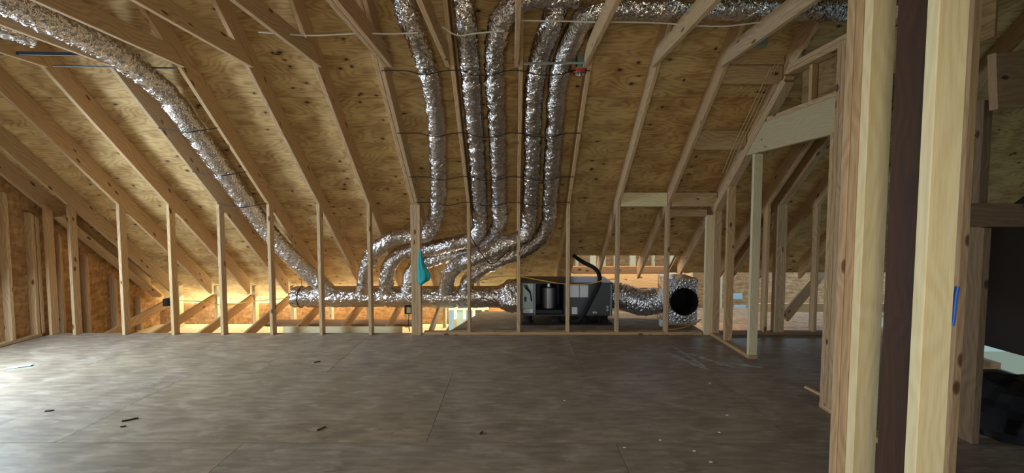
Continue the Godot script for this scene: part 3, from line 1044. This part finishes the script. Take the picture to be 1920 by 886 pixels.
func ducts() -> void:
	flex("leftmost of the five middle foil ducts, turning left behind the tripled post", [Vector3(-0.87, 3.25, -3.4), Vector3(-0.83, 3.06, -3.56), Vector3(-0.8, 2.95, -3.8), Vector3(-0.76, 2.77, -4.02), Vector3(-0.76, 2.61, -4.2), Vector3(-0.77, 2.41, -4.42), Vector3(-0.81, 2.17, -4.69), Vector3(-0.85, 1.9, -4.98), Vector3(-0.92, 1.6, -5.29), Vector3(-1, 1.36, -5.42), Vector3(-1.09, 1.24, -5.45), Vector3(-1.22, 1.21, -5.46), Vector3(-1.36, 1.215, -5.46), Vector3(-1.51, 1.19, -5.48), Vector3(-1.69, 1.095, -5.52), Vector3(-1.85, 0.95, -5.6), Vector3(-1.97, 0.72, -5.72), Vector3(-2.03, 0.55, -5.82), Vector3(-2.07, 0.425, -5.885)], 0.096, 0.012, 101, [0.165, 0.24, 0.32, 0.39], [[0.165, 0.38, 0.3]])
	flex("second foil duct from the left of the middle five, bending left above the trunk", [Vector3(-0.39, 3.28, -3.46), Vector3(-0.38, 3.07, -3.58), Vector3(-0.385, 2.95, -3.8), Vector3(-0.385, 2.77, -4.02), Vector3(-0.385, 2.61, -4.2), Vector3(-0.385, 2.41, -4.42), Vector3(-0.385, 2.17, -4.69), Vector3(-0.395, 1.9, -4.98), Vector3(-0.402, 1.6, -5.29), Vector3(-0.408, 1.34, -5.45), Vector3(-0.47, 1.21, -5.5), Vector3(-0.56, 1.155, -5.52), Vector3(-0.71, 1.12, -5.55), Vector3(-0.95, 1.06, -5.62), Vector3(-1.16, 1.02, -5.68), Vector3(-1.36, 1.01, -5.71), Vector3(-1.54, 0.935, -5.73), Vector3(-1.66, 0.79, -5.75), Vector3(-1.72, 0.59, -5.81), Vector3(-1.75, 0.425, -5.885)], 0.096, 0.011, 131, [0.17, 0.25, 0.33, 0.4], [[0.17, 0.3, 0.4]])
	flex("third of the middle five foil ducts, left of the straight rafter in the centre", [Vector3(0.5, 3.12, -3.24), Vector3(0.2, 3.13, -3.27), Vector3(0.03, 3.1, -3.34), Vector3(-0.06, 3.06, -3.46), Vector3(-0.11, 3.01, -3.62), Vector3(-0.15, 2.92, -3.83), Vector3(-0.16, 2.77, -4.02), Vector3(-0.16, 2.61, -4.2), Vector3(-0.155, 2.41, -4.42), Vector3(-0.155, 2.17, -4.69), Vector3(-0.155, 1.9, -4.98), Vector3(-0.165, 1.6, -5.29), Vector3(-0.165, 1.37, -5.43), Vector3(-0.25, 1.21, -5.6), Vector3(-0.49, 1.0, -5.72), Vector3(-0.75, 0.95, -5.82), Vector3(-1.01, 0.895, -5.86), Vector3(-1.19, 0.835, -5.88), Vector3(-1.34, 0.78, -5.88), Vector3(-1.42, 0.62, -5.88), Vector3(-1.45, 0.425, -5.885)], 0.096, 0.013, 161, [0.25, 0.32, 0.39, 0.46], [])
	flex("fourth of the middle five foil ducts, right of the straight rafter in the centre", [Vector3(0.37, 3.3, -3.38), Vector3(0.36, 3.17, -3.5), Vector3(0.32, 3.05, -3.61), Vector3(0.26, 2.93, -3.86), Vector3(0.22, 2.77, -4.02), Vector3(0.21, 2.61, -4.2), Vector3(0.21, 2.41, -4.42), Vector3(0.225, 2.17, -4.69), Vector3(0.225, 1.9, -4.98), Vector3(0.222, 1.6, -5.29), Vector3(0.21, 1.34, -5.44), Vector3(0.15, 1.22, -5.47), Vector3(0.06, 1.16, -5.46), Vector3(-0.11, 1.11, -5.43), Vector3(-0.325, 0.995, -5.42), Vector3(-0.555, 0.91, -5.45), Vector3(-0.74, 0.805, -5.56), Vector3(-0.87, 0.63, -5.75), Vector3(-0.92, 0.425, -5.885)], 0.096, 0.011, 191, [0.17, 0.25, 0.33, 0.41], [])
	flex("rightmost of the middle five foil ducts, running off to the right along the top", [Vector3(2.75, 3.075, -3.38), Vector3(2.14, 3.075, -3.36), Vector3(1.48, 3.075, -3.36), Vector3(1, 3.075, -3.36), Vector3(0.75, 3.075, -3.36), Vector3(0.63, 3.065, -3.41), Vector3(0.56, 3.05, -3.55), Vector3(0.52, 2.99, -3.71), Vector3(0.47, 2.9, -3.87), Vector3(0.435, 2.77, -4.02), Vector3(0.43, 2.61, -4.2), Vector3(0.44, 2.41, -4.42), Vector3(0.45, 2.17, -4.69), Vector3(0.46, 1.9, -4.98), Vector3(0.47, 1.6, -5.29), Vector3(0.46, 1.36, -5.46), Vector3(0.33, 1.14, -5.6), Vector3(0.1, 0.985, -5.71), Vector3(-0.19, 0.855, -5.77), Vector3(-0.45, 0.715, -5.8), Vector3(-0.6, 0.59, -5.84), Vector3(-0.65, 0.425, -5.885)], 0.096, 0.011, 221, [0.42, 0.47, 0.52, 0.57], [[0.3, 0.52, 0.35]])
	flex("long foil duct on the left, coming down the roof bay to the trunk's left end", [Vector3(-3.250, 2.920, -2.300), Vector3(-3.260, 2.870, -2.980), Vector3(-3.265, 2.860, -3.230), Vector3(-3.265, 2.830, -3.520), Vector3(-3.270, 2.770, -3.770), Vector3(-3.270, 2.630, -4.110), Vector3(-3.270, 2.455, -4.320), Vector3(-3.270, 2.255, -4.550), Vector3(-3.270, 2.040, -4.800), Vector3(-3.260, 1.800, -5.060), Vector3(-3.240, 1.530, -5.340), Vector3(-3.170, 1.260, -5.550), Vector3(-3.000, 0.960, -5.700), Vector3(-2.810, 0.680, -5.850), Vector3(-2.670, 0.520, -5.920), Vector3(-2.550, 0.380, -5.950)], 0.108, 0.010, 251, [0.38, 0.47, 0.56, 0.65], [[0.36, 0.6, 0.5]])
	# the trunk
	var t := thing("trunk_duct", "thick horizontal foil-wrapped trunk duct behind the knee wall", "duct", "", Vector3(-1.5, 0.17, -6.0))
	var s := Shape.new()
	var f := foil_radius(0.150, 0.0032, 300, [0.07, 0.46, 0.8], [])
	tube(s, smooth_path([Vector3(-3.13, 0.32, -6.0), Vector3(-2.0, 0.325, -6.0), Vector3(-1.0, 0.32, -6.0), Vector3(-0.2, 0.325, -6.0)], 0.016), 46, func(tt, l, a): return f.call(tt, l, a) * (1.0 - pow(maxf(0.0, 1.0 - l / 0.06), 2.0) * 0.30), true, Vector2(0.8, 1.0))
	put("body", s, M.foil, t)
	s = Shape.new()
	var f2 := foil_radius(0.16, 0.010, 320, [], [])
	tube(s, smooth_path([Vector3(-0.21, 0.325, -6.0), Vector3(-0.05, 0.33, -6.0), Vector3(0.115, 0.34, -6.0)], 0.012), 48,
		func(tt, l, a):
			var e := smoothstep(0.0, 0.55, tt)
			var sq := 0.215 / maxf(absf(cos(a + 0.6)), absf(sin(a + 0.6)))
			return lerpf(f2.call(tt, l, a), minf(sq, 0.265) + f2.call(tt, l, a) - 0.16, e), true, Vector2(1.5, 1.0))
	put("transition_boot", s, M.foil, t)
	for q in [[-2.07, 0.1], [-1.75, 0.1], [-1.45, 0.1], [-0.92, 0.1], [-0.65, 0.1], [-2.55, 0.11]]:
		s = Shape.new()
		var ring := []
		for k in 9:
			var a := TAU * k / 8
			ring.append(Vector3(q[0] + cos(a) * q[1], 0.405 + 0.015 * sin(a * 3.0), -5.925 + sin(a) * q[1] * 0.7))
		wire(s, ring, 0.012, 6, 0.02)
		put("takeoff_collar", s, M.foil, t)
	for q in [-2.98, -1.36]:
		s = Shape.new()
		var ring := []
		for k in 13:
			var a := TAU * k / 12
			ring.append(Vector3(q, 0.32 + cos(a) * 0.153, -6.0 + sin(a) * 0.153))
		wire(s, ring, 0.005, 5, 0.03)
		wire(s, [Vector3(q, 0.47, -6.0), Vector3(q + 0.003, 0.7, -6.0), Vector3(q, low_edge(6.0) + 0.02, -6.0)], 0.004, 5)
		tag(put("hanging_strap", s, M.strap), "thin black strap hanging the trunk duct, " + ("near its left end" if q < -2 else "beside the tripled post"), "strap", "straps that hang the trunk duct")
	s = Shape.new()
	wire(s, [Vector3(-0.52, 1.22, -5.345), Vector3(-0.44, 1.09, -5.302), Vector3(-0.34, 0.95, -5.298), Vector3(-0.26, 0.87, -5.33), Vector3(-0.12, 0.95, -5.52), Vector3(0.07, 1.13, -5.46)], 0.006, 6, 0.03)
	tag(put("tie_strap", s, M.strap), "black strap looped slantwise across the lower bends of the middle ducts", "strap")
	# straps strung from rafter to rafter under the ducts
	var n := 0
	for d in [3.9, 4.41, 4.86, 5.17]:
		s = Shape.new()
		var lo := low_edge(d) - 0.006
		var pts := []
		for x in [-1.17, -0.95, -0.78, -0.6, -0.45, -0.36, -0.16, -0.05, 0.08, 0.22, 0.43, 0.55, 0.70]:
			pts.append(Vector3(x, lo - (0.034 if absf(x + 0.78) < 0.05 or absf(x + 0.26) < 0.13 or absf(x - 0.32) < 0.13 else 0.0), -d + 0.004))
		wire(s, pts, 0.0045, 5, 0.05)
		tag(put("duct_strap", s, M.strap), WORDS[n] + " thin black strap from the top across the five middle ducts", "strap", "straps under the middle ducts")
		n += 1
	n = 0
	for d in [4.36, 4.8, 5.18]:
		s = Shape.new()
		var lo := low_edge(d) - 0.006
		wire(s, [Vector3(-3.57, lo, -d), Vector3(-3.42, lo - 0.03, -d + 0.025), Vector3(-3.27, lo - 0.055, -d + 0.05), Vector3(-3.12, lo - 0.03, -d + 0.025), Vector3(-2.98, lo, -d)], 0.005, 5, 0.03)
		tag(put("duct_strap", s, M.strap), WORDS[n] + " thin black strap from the top across the long left duct", "strap", "straps under the left duct")
		n += 1


# ---------------------------------------------------------------- the air handler and its return

func box_at(x0: float, x1: float, y0: float, y1: float, z0: float, z1: float, chamfer := 0.003) -> Shape:
	var s := Shape.new()
	bx(s, Vector3(x0, y0, z0), Vector3(x1, y1, z1), chamfer)
	return s


func air_handler() -> void:
	# the plywood platform
	var s := Shape.new()
	slab(s, [Vector3(-0.82, -0.03, -5.32), Vector3(2.44, -0.03, -5.32), Vector3(2.44, -0.03, -6.5), Vector3(-0.46, -0.03, -6.5)],
		[Vector3(-0.82, 0, -5.32), Vector3(2.44, 0, -5.32), Vector3(2.44, 0, -6.5), Vector3(-0.46, 0, -6.5)], [Vector2(0, 0), Vector2(1.3, 0), Vector2(1.3, 1), Vector2(0, 1)])
	s.tint = Color(0.8, 0.8, 0.8)
	tag(put("equipment_platform", s, M.deck), "grey plywood platform behind the knee wall carrying the air handler", "platform")
	var z := -5.72
	var t := thing("air_handler", "dark grey horizontal air handler with one compartment open to the front", "air handler", "", Vector3(0.74, 0.0, -6.0))
	put("back_panel", box_at(0.122, 1.36, 0.115, 0.57, -6.29, -6.275), M.cabinet, t)
	put("top_panel", box_at(0.122, 1.36, 0.555, 0.57, -6.274, z), M.cabinet, t)
	put("bottom_panel", box_at(0.122, 1.36, 0.115, 0.13, -6.274, z), M.cabinet, t)
	put("side_panel", box_at(0.122, 0.137, 0.131, 0.554, -6.274, z), M.cabinet, t)
	put("side_panel", box_at(1.345, 1.36, 0.131, 0.554, -6.274, z), M.cabinet, t)
	put("divider", box_at(0.70, 0.715, 0.131, 0.554, -6.274, z - 0.01), M.cabinet_dark, t)
	var fp := put("front_panel", box_at(0.706, 1.345, 0.131, 0.554, z - 0.014, z + 0.002), M.cabinet, t)
	fp.set_meta("label", "dark grey closed front panel with white stickers")
	put("sticker", box_at(0.785, 0.905, 0.37, 0.535, z + 0.002, z + 0.004, 0.0), M.paper, fp)
	put("sticker", box_at(0.915, 1.03, 0.37, 0.535, z + 0.002, z + 0.004, 0.0), M.paper, fp)
	put("sticker", box_at(0.81, 0.885, 0.14, 0.235, z + 0.002, z + 0.004, 0.0), M.paper, fp)
	for q in [[1.105, 0.165, 0], [1.135, 0.165, 0], [1.29, 0.20, 1], [1.29, 0.24, 1]]:
		s = Shape.new()
		lathe(s, Vector3(q[0], q[1], z + 0.002), Vector3(0, 0, 1), [Vector2(0, 0.014), Vector2(0.02, 0.014), Vector2(0.02, 0.008), Vector2(0.004, 0.008), Vector2(0.004, 0.0)], 16)
		put("drain_port", s, M.paper, fp)
	var edge := put("corner_trim", box_at(1.33, 1.345, 0.12, 0.545, z + 0.003, z + 0.012), M.galvanised, t)
	edge.set_meta("label", "thin pale strip down the right edge")
	var cp := put("control_plate", box_at(0.142, 0.30, 0.133, 0.55, -5.82, -5.80), M.galvanised, t)
	cp.set_meta("label", "pale sheet metal control plate")
	put("terminal_cover", box_at(0.155, 0.285, 0.14, 0.20, -5.799, -5.77), M.paper, cp)
	put("relay", box_at(0.17, 0.20, 0.30, 0.36, -5.799, -5.78), M.cabinet_dark, cp)
	put("partition_flange", box_at(0.305, 0.318, 0.131, 0.553, -5.86, z - 0.002), M.galvanised, t)
	s = Shape.new()
	for k in 3:
		wire(s, [Vector3(0.16 + 0.02 * k, 0.53, -5.79), Vector3(0.19 + 0.02 * k, 0.48 - 0.01 * k, -5.765), Vector3(0.23 + 0.01 * k, 0.44, -5.77), Vector3(0.26, 0.38 - 0.02 * k, -5.77), Vector3(0.27, 0.30, -5.785)], 0.006, 6, 0.02)
	put("wiring", s, M.rubber, t)
	put("inner_lining", box_at(0.32, 0.698, 0.131, 0.552, -6.27, -6.262), M.cabinet_dark, t)
	s = Shape.new()
	lathe(s, Vector3(0.51, 0.185, -5.93), Vector3(0, 1, 0), [Vector2(0, 0.0), Vector2(0, 0.112), Vector2(0.012, 0.118), Vector2(0.29, 0.118), Vector2(0.302, 0.112), Vector2(0.302, 0.05), Vector2(0.345, 0.045), Vector2(0.345, 0.0)], 40)
	put("motor_can", s, M.steel, t).set_meta("label", "bright upright metal cylinder in the open compartment")
	put("motor_bracket", box_at(0.33, 0.69, 0.134, 0.183, -6.1, -5.78), M.cabinet_dark, t)
	for q in [[0.22, -5.79], [0.62, -5.79], [1.0, -5.79], [1.26, -5.79], [0.22, -6.2], [1.26, -6.2]]:
		s = Shape.new()
		lathe(s, Vector3(q[0], 0.001, q[1]), Vector3(0, 1, 0), [Vector2(0, 0), Vector2(0, 0.075), Vector2(0.02, 0.075), Vector2(0.06, 0.05), Vector2(0.113, 0.06), Vector2(0.113, 0)], 20)
		put("foot", s, M.rubber, t)
	put("drain_pan", box_at(0.125, 1.358, 0.002, 0.02, -6.33, -5.68), M.black, t)
	# insulated refrigerant line leaning across the front
	s = Shape.new()
	wire(s, [Vector3(0.88, 0.90, -6.05), Vector3(0.98, 0.83, -5.9), Vector3(1.12, 0.76, -5.75), Vector3(1.165, 0.68, -5.66), Vector3(1.155, 0.56, -5.63), Vector3(1.06, 0.36, -5.63), Vector3(0.95, 0.14, -5.63), Vector3(0.90, 0.07, -5.66), Vector3(0.80, 0.055, -5.67)], 0.028, 14, 0.03)
	tag(put("insulated_line", s, M.rubber), "black foam-insulated refrigerant line leaning across the air handler's front", "pipe")
	# bare silver return duct and the return box with its open collar
	s = Shape.new()
	var spiral := noise(401, 14.0, 2)
	var crum := noise(402, 10.0, 2, FastNoiseLite.TYPE_CELLULAR)
	crum.cellular_return_type = FastNoiseLite.RETURN_DISTANCE2_SUB
	tube(s, smooth_path([Vector3(1.375, 0.35, -5.98), Vector3(1.52, 0.34, -5.97), Vector3(1.70, 0.285, -5.95), Vector3(1.85, 0.25, -5.95), Vector3(1.98, 0.275, -5.93), Vector3(2.045, 0.295, -5.92)], 0.007), 56,
		func(_t, l, a): return 0.198 + 0.008 * sin(l * TAU / 0.036 + spiral.get_noise_3d(cos(a) * 0.16, sin(a) * 0.16, l * 0.6) * 9.0) + 0.022 * crum.get_noise_3d(cos(a) * 0.22, sin(a) * 0.22, l * 2.6), true, Vector2(2.0, 1.5))
	tag(put("return_duct", s, M.bare_foil), "fat crinkled silver return duct sagging right of the air handler", "duct")
	t = thing("return_box", "square silver return plenum box with a round black opening", "plenum box", "", Vector3(2.27, 0.0, -5.83))
	s = Shape.new()
	var cx := 2.277
	var cy := 0.335
	var zf := -5.62
	var hole := 0.178
	var seg := 48
	var half := Vector2(0.19, 0.30)
	for k in seg:
		var p := []
		for e in [k, k + 1]:
			var a: float = TAU * e / seg
			var d := Vector2(cos(a), sin(a))
			var sq := minf(half.x / maxf(absf(d.x), 1e-6), half.y / maxf(absf(d.y), 1e-6))
			p.append(Vector3(cx + d.x * hole, cy + d.y * hole, zf))
			p.append(Vector3(cx + d.x * sq, cy + d.y * sq, zf))
		s.quad(p[0], p[1], p[3], p[2], Vector2(p[0].x, p[0].y) * 2.0, Vector2(p[1].x, p[1].y) * 2.0, Vector2(p[3].x, p[3].y) * 2.0, Vector2(p[2].x, p[2].y) * 2.0)
	put("front_face", s, M.bare_foil, t)
	s = box_at(cx - 0.19, cx - 0.186, 0.035, 0.635, -6.05, zf - 0.001, 0.0)
	put("side_face", s, M.bare_foil, t)
	put("side_face", box_at(cx + 0.186, cx + 0.19, 0.035, 0.635, -6.05, zf - 0.001, 0.0), M.bare_foil, t)
	put("top_face", box_at(cx - 0.185, cx + 0.185, 0.631, 0.635, -6.05, zf - 0.001, 0.0), M.bare_foil, t)
	put("bottom_face", box_at(cx - 0.185, cx + 0.185, 0.035, 0.039, -6.05, zf - 0.001, 0.0), M.bare_foil, t)
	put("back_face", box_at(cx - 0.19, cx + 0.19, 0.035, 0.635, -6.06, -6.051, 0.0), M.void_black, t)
	s = Shape.new()
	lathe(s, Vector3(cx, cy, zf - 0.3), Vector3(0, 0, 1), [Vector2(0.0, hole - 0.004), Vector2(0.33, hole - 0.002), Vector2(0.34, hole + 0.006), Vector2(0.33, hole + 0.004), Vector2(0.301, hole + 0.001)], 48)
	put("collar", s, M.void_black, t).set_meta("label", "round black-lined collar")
	for k in 26:
		var a := TAU * k / 26
		s = Shape.new()
		var d := Vector3(cos(a), sin(a), 0)
		var q := Vector3(-sin(a), cos(a), 0) * 0.008
		var c := Vector3(cx, cy, zf + 0.002)
		s.quad(c + d * (hole + 0.006) - q, c + d * (hole + 0.034) - q, c + d * (hole + 0.034) + q + Vector3(0, 0, 0.006), c + d * (hole + 0.006) + q + Vector3(0, 0, 0.006), Vector2(), Vector2(), Vector2(), Vector2())
		put("collar_tab", s, M.steel, t)
	put("base_board", box_at(cx - 0.2, cx + 0.2, 0.001, 0.034, -6.05, -5.66), M.wood, t)
	s = box_at(1.98, 2.065, 0.0015, 0.09, -5.68, -5.60)
	tag(put("small_carton", s, M.paper), "small white box on the platform left of the return plenum", "box")
	s = Shape.new()
	wire(s, [Vector3(1.95, 0.045, -5.28), Vector3(2.15, 0.06, -5.32), Vector3(2.35, 0.12, -5.36), Vector3(2.40, 0.16, -5.36)], 0.008)
	tag(put("cable", s, M.cable_cream), "pale cable rising from the plate toward the partition corner post", "cable")


# ---------------------------------------------------------------- small things

func small_things() -> void:
	# teal cloth on the tripled post
	var s := Shape.new()
	var n := noise(71, 6.0, 2)
	var outline := [[0.0, -1.118, -1.104], [0.08, -1.13, -1.098], [0.2, -1.14, -1.088], [0.34, -1.146, -1.072], [0.5, -1.15, -1.052], [0.6, -1.153, -1.020], [0.7, -1.156, -0.998], [0.8, -1.157, -0.990], [0.88, -1.155, -1.010], [0.95, -1.148, -1.065], [1.0, -1.13, -1.10]]
	var ringn := 24
	var rows := []
	for e in outline:
		var y: float = 1.07 - 0.43 * e[0]
		var mid: float = (e[1] + e[2]) / 2
		var hw: float = (e[2] - e[1]) / 2
		var ring := []
		for j in ringn:
			var a := TAU * j / ringn
			var fold := 1.0 + 0.22 * n.get_noise_3d(cos(a) * 0.5, y * 0.5, sin(a) * 0.5) + 0.10 * sin(a * 5.0 + y * 9.0)
			ring.append(Vector3(mid + cos(a) * hw, y + 0.012 * sin(a * 3.0) * e[0], WALL + 0.032 + sin(a) * minf(hw * 0.8, 0.028) * fold))
		rows.append(ring)
	for k in rows.size() - 1:
		for j in ringn:
			var q := (j + 1) % ringn
			s.quad(rows[k + 1][j], rows[k + 1][q], rows[k][q], rows[k][j], Vector2(), Vector2(), Vector2(), Vector2())
	tag(put("teal_bag", s, M.teal), "teal cloth bag hanging on the tripled knee wall post", "bag")
	# junction box on the tripled post, its cable
	var t := thing("junction_box", "small black electrical box fixed left of the tripled knee wall post", "box", "", Vector3(-1.29, 0.24, -5.26))
	put("box_body", box_at(-1.33, -1.242, 0.26, 0.36, -5.285, -5.215), M.black, t)
	put("cover_plate", box_at(-1.30, -1.25, 0.275, 0.345, -5.214, -5.209), M.cable_cream, t)
	s = Shape.new()
	wire(s, [Vector3(-1.285, 0.258, -5.25), Vector3(-1.29, 0.15, -5.25), Vector3(-1.28, 0.03, -5.26)], 0.006)
	put("cable_tail", s, M.strap, t)
	# exhaust fan housing between ducts and rafter at the top
	t = thing("fan_housing", "small galvanised fan housing with an orange ring, high right of the ducts", "fan housing", "", Vector3(0.585, 2.83, -3.9))
	put("housing", box_at(0.585, 0.667, 2.805, 2.92, -4.01, -3.90), M.galvanised, t)
	put("mounting_flange", box_at(0.572, 0.669, 2.795, 2.804, -4.02, -3.89), M.galvanised, t)
	s = Shape.new()
	lathe(s, Vector3(0.612, 2.794, -3.94), Vector3(0, -1, 0), [Vector2(0, 0.058), Vector2(0.022, 0.061), Vector2(0.03, 0.057), Vector2(0.022, 0.051), Vector2(0.0, 0.051)], 32)
	put("collar_ring", s, M.orange, t).set_meta("label", "orange-red ring")
	s = Shape.new()
	lathe(s, Vector3(0.612, 2.79, -3.94), Vector3(0, -1, 0), [Vector2(0.0, 0.0), Vector2(0.0, 0.05), Vector2(0.03, 0.048), Vector2(0.032, 0.045), Vector2(0.004, 0.04), Vector2(0.004, 0.0)], 32)
	put("outlet", s, M.steel, t)
	# little pale box behind a joist on the right
	s = box_at(1.99, 2.10, 2.88, 2.97, -3.66, -3.58)
	tag(put("metal_box", s, M.galvanised), "small pale metal box fixed behind the rightmost visible ceiling joist", "box")
	# pale strapping across the top
	var lines := [[[Vector3(-1.93, 2.88, -3.33), Vector3(-1.55, 2.855, -3.33), Vector3(-1.15, 2.87, -3.33), Vector3(-0.93, 2.87, -3.34), Vector3(-0.72, 2.88, -3.34)], "pale strap crossing the joists left of the middle ducts"],
		[[Vector3(-0.53, 2.92, -3.34), Vector3(-0.42, 2.86, -3.34), Vector3(-0.28, 2.87, -3.33), Vector3(-0.06, 2.89, -3.33)], "pale strap under the second middle duct near the top"],
		[[Vector3(0.03, 2.93, -3.25), Vector3(0.35, 2.925, -3.25), Vector3(0.62, 2.92, -3.25)], "pale strap across the top of the fourth and fifth ducts"],
		[[Vector3(0.66, 2.93, -3.27), Vector3(1.1, 2.925, -3.28), Vector3(1.55, 2.90, -3.28), Vector3(1.86, 2.93, -3.28)], "pale strap under the duct running right along the top"]]
	for l in lines:
		s = Shape.new()
		wire(s, l[0], 0.006, 6, 0.03)
		tag(put("pale_strap", s, M.cable_white), l[1], "strap", "pale straps near the top")
	s = Shape.new()
	board(s, Vector3(0.10, 2.80, -3.78), Vector3(0.66, 2.805, -3.78), Vector3(0, 1, 0), 0.02, 0.004)
	tag(put("pale_strap", s, M.galvanised), "short flat metal strap across the fourth and fifth ducts at their bend", "strap", "pale straps near the top")
	# plastic sheeting strips between joists at the far left
	for q in [[-4.72, -3.6, 2.84, -3.62, 0.03, "bluish plastic strip stretched between joists at the upper left edge"], [-4.05, -3.0, 2.80, -3.84, 0.012, "thin pale strip below the bluish one at the upper left"]]:
		s = Shape.new()
		board(s, Vector3(q[0], q[2], q[3]), Vector3(q[1], q[2] - 0.01, q[3] - 0.03), Vector3(0, 1, 0), q[4], 0.006)
		tag(put("plastic_strip", s, M.film), q[5], "strip", "strips at the upper left")
	s = Shape.new()
	tube(s, smooth_path([Vector3(-4.0, 2.9, -2.95), Vector3(-3.82, 2.885, -3.26), Vector3(-3.74, 2.875, -3.42)], 0.02), 20, func(_t, l, a): return 0.075 + 0.008 * sin(a * 9.0 + l * 30.0))
	tag(put("duct_stub", s, M.foil), "end of a small foil duct between joists at the upper left corner", "duct")
	# litter on the floor
	s = Shape.new()
	board(s, Vector3(-4.9, 0.004, -4.06), Vector3(-4.74, 0.01, -4.14), Vector3(0, 1, 0), 0.006, 0.05)
	tag(put("plastic_scrap", s, M.wrap), "pale blue scrap on the floor near the left edge", "scrap")
	var bits := [[-2.78, -3.03, 0.09, 0.6, "dark splinter on the floor at left, the longer of two together"], [-2.74, -2.93, 0.03, 0.2, "tiny dark chip just before the longer splinter at left"], [-3.52, -3.17, 0.05, 0.3, "dark chip on the bright floor near the left edge"], [-1.33, -2.9, 0.06, 0.9, "small dark sliver on the floor left of centre"], [-0.21, -2.84, 0.035, 1.2, "dark crumb on the floor below the centre"], [-1.97, -4.24, 0.06, 0.5, "dark splinter farther back on the floor left of centre"]]
	for b in bits:
		s = Shape.new()
		var d: Vector3 = Vector3(cos(b[3]), 0, -sin(b[3])) * b[2] / 2
		board(s, Vector3(b[0], 0.005, b[1]) - d, Vector3(b[0], 0.006, b[1]) + d, Vector3(0, 1, 0), 0.008, 0.013)
		tag(put("debris", s, M.dark_wood), b[4], "debris", "debris on the floor")
	var chips := [[0.42, -3.35], [0.72, -2.66], [0.98, -2.75], [1.15, -2.62], [1.75, -3.7], [1.2, -2.5], [1.42, -2.85], [1.6, -3.1]]
	for k in chips.size():
		var c: Array = chips[k]
		s = Shape.new()
		board(s, Vector3(c[0] - 0.008, 0.004, c[1]), Vector3(c[0] + 0.008, 0.005, c[1] + 0.004), Vector3(0, 1, 0), 0.006, 0.01)
		tag(put("paper_chip", s, M.paper), "%s tiny white chip from the left on the floor right of centre" % WORDS[k], "debris", "tiny white chips on the right half of the floor")


# ---------------------------------------------------------------- what shows through the gaps

func far_framing() -> void:
	var s := Shape.new()
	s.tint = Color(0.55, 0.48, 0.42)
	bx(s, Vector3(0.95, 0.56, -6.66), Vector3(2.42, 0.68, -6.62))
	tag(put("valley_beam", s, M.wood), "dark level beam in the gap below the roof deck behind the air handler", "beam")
	s = Shape.new()
	bx(s, Vector3(0.95, 0.26, -7.10), Vector3(3.0, 0.50, -7.06))
	tag(put("lit_board", s, M.wood), "brightly lit wide board below the dark beam behind the air handler", "board")
	s = Shape.new()
	bx(s, Vector3(0.95, 1.25, -7.9), Vector3(6.4, 1.3, -6.35), 0.0)
	struct("valley_sky_blocker", s, M.ply[1])  # added unseen slab, stops skylight flooding the space behind the air handler
	s = Shape.new()
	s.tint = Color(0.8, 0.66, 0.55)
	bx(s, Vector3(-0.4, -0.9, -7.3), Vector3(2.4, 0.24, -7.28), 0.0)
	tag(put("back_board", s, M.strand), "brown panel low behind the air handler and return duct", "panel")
	for k in 14:
		var x := 0.9 + 0.29 * k
		upright("far_stud", x, -9.3 - 0.2 * (k % 3), -0.909, 0.9, "%s daylit stud from the left, far away through the gap below the roof deck" % ORDER[k], "stud", "far studs in daylight", null, 0.06 if k % 3 else 0.12, 0.09, M.pale)
	s = Shape.new()
	bx(s, Vector3(-0.9, -0.909, -9.85), Vector3(14.0, 0.95, -9.81))
	tag(put("strand_board", s, M.strand), "far strand board behind the daylit studs", "board")
	s = Shape.new()
	bx(s, Vector3(-1.2, -5.49, -11.0), Vector3(14.0, -0.91, -7.35), 0.0)
	struct("wall_far", s, M.ground)
	s = Shape.new()
	bx(s, Vector3(2.6, -0.5, -8.6), Vector3(6.3, -0.42, -5.4), 0.0)
	tag(put("low_deck", s, M.strand), "lower board deck in the dim space beyond the partition", "deck")
	s = Shape.new()
	board(s, Vector3(5.1, 0.62, -6.9), Vector3(4.2, -0.1, -6.5), Vector3(0, 0, 1), 0.04, 0.16)
	tag(put("hip_rafter", s, M.wood), "sloping rafter low in the gap beyond the partition doorway", "rafter")
	s = Shape.new()
	bx(s, Vector3(4.0, -0.12, -7.0), Vector3(6.2, 0.02, -6.96))
	tag(put("low_plate", s, M.pale), "pale level plate low in the gap beyond the partition doorway", "plate")
	for q in [[4.55, 4.68, -0.85, -0.5, "narrow pale blue stand-in for a daylit opening beyond the partition"], [4.74, 4.98, -0.9, -0.45, "broader pale blue stand-in for a daylit opening beyond the partition"], [4.66, 4.9, -0.32, -0.2, "small pale blue stand-in for daylight above the other two beyond the partition"]]:
		s = Shape.new()
		bx(s, Vector3(q[0], q[2], -9.02), Vector3(q[1], q[3], -9.0))  # pale blue sheet added in place of a daylit opening
		tag(put("daylight_stand_in", s, M.wrap), q[4], "sheet", "pale blue stand-ins for daylight beyond the partition")
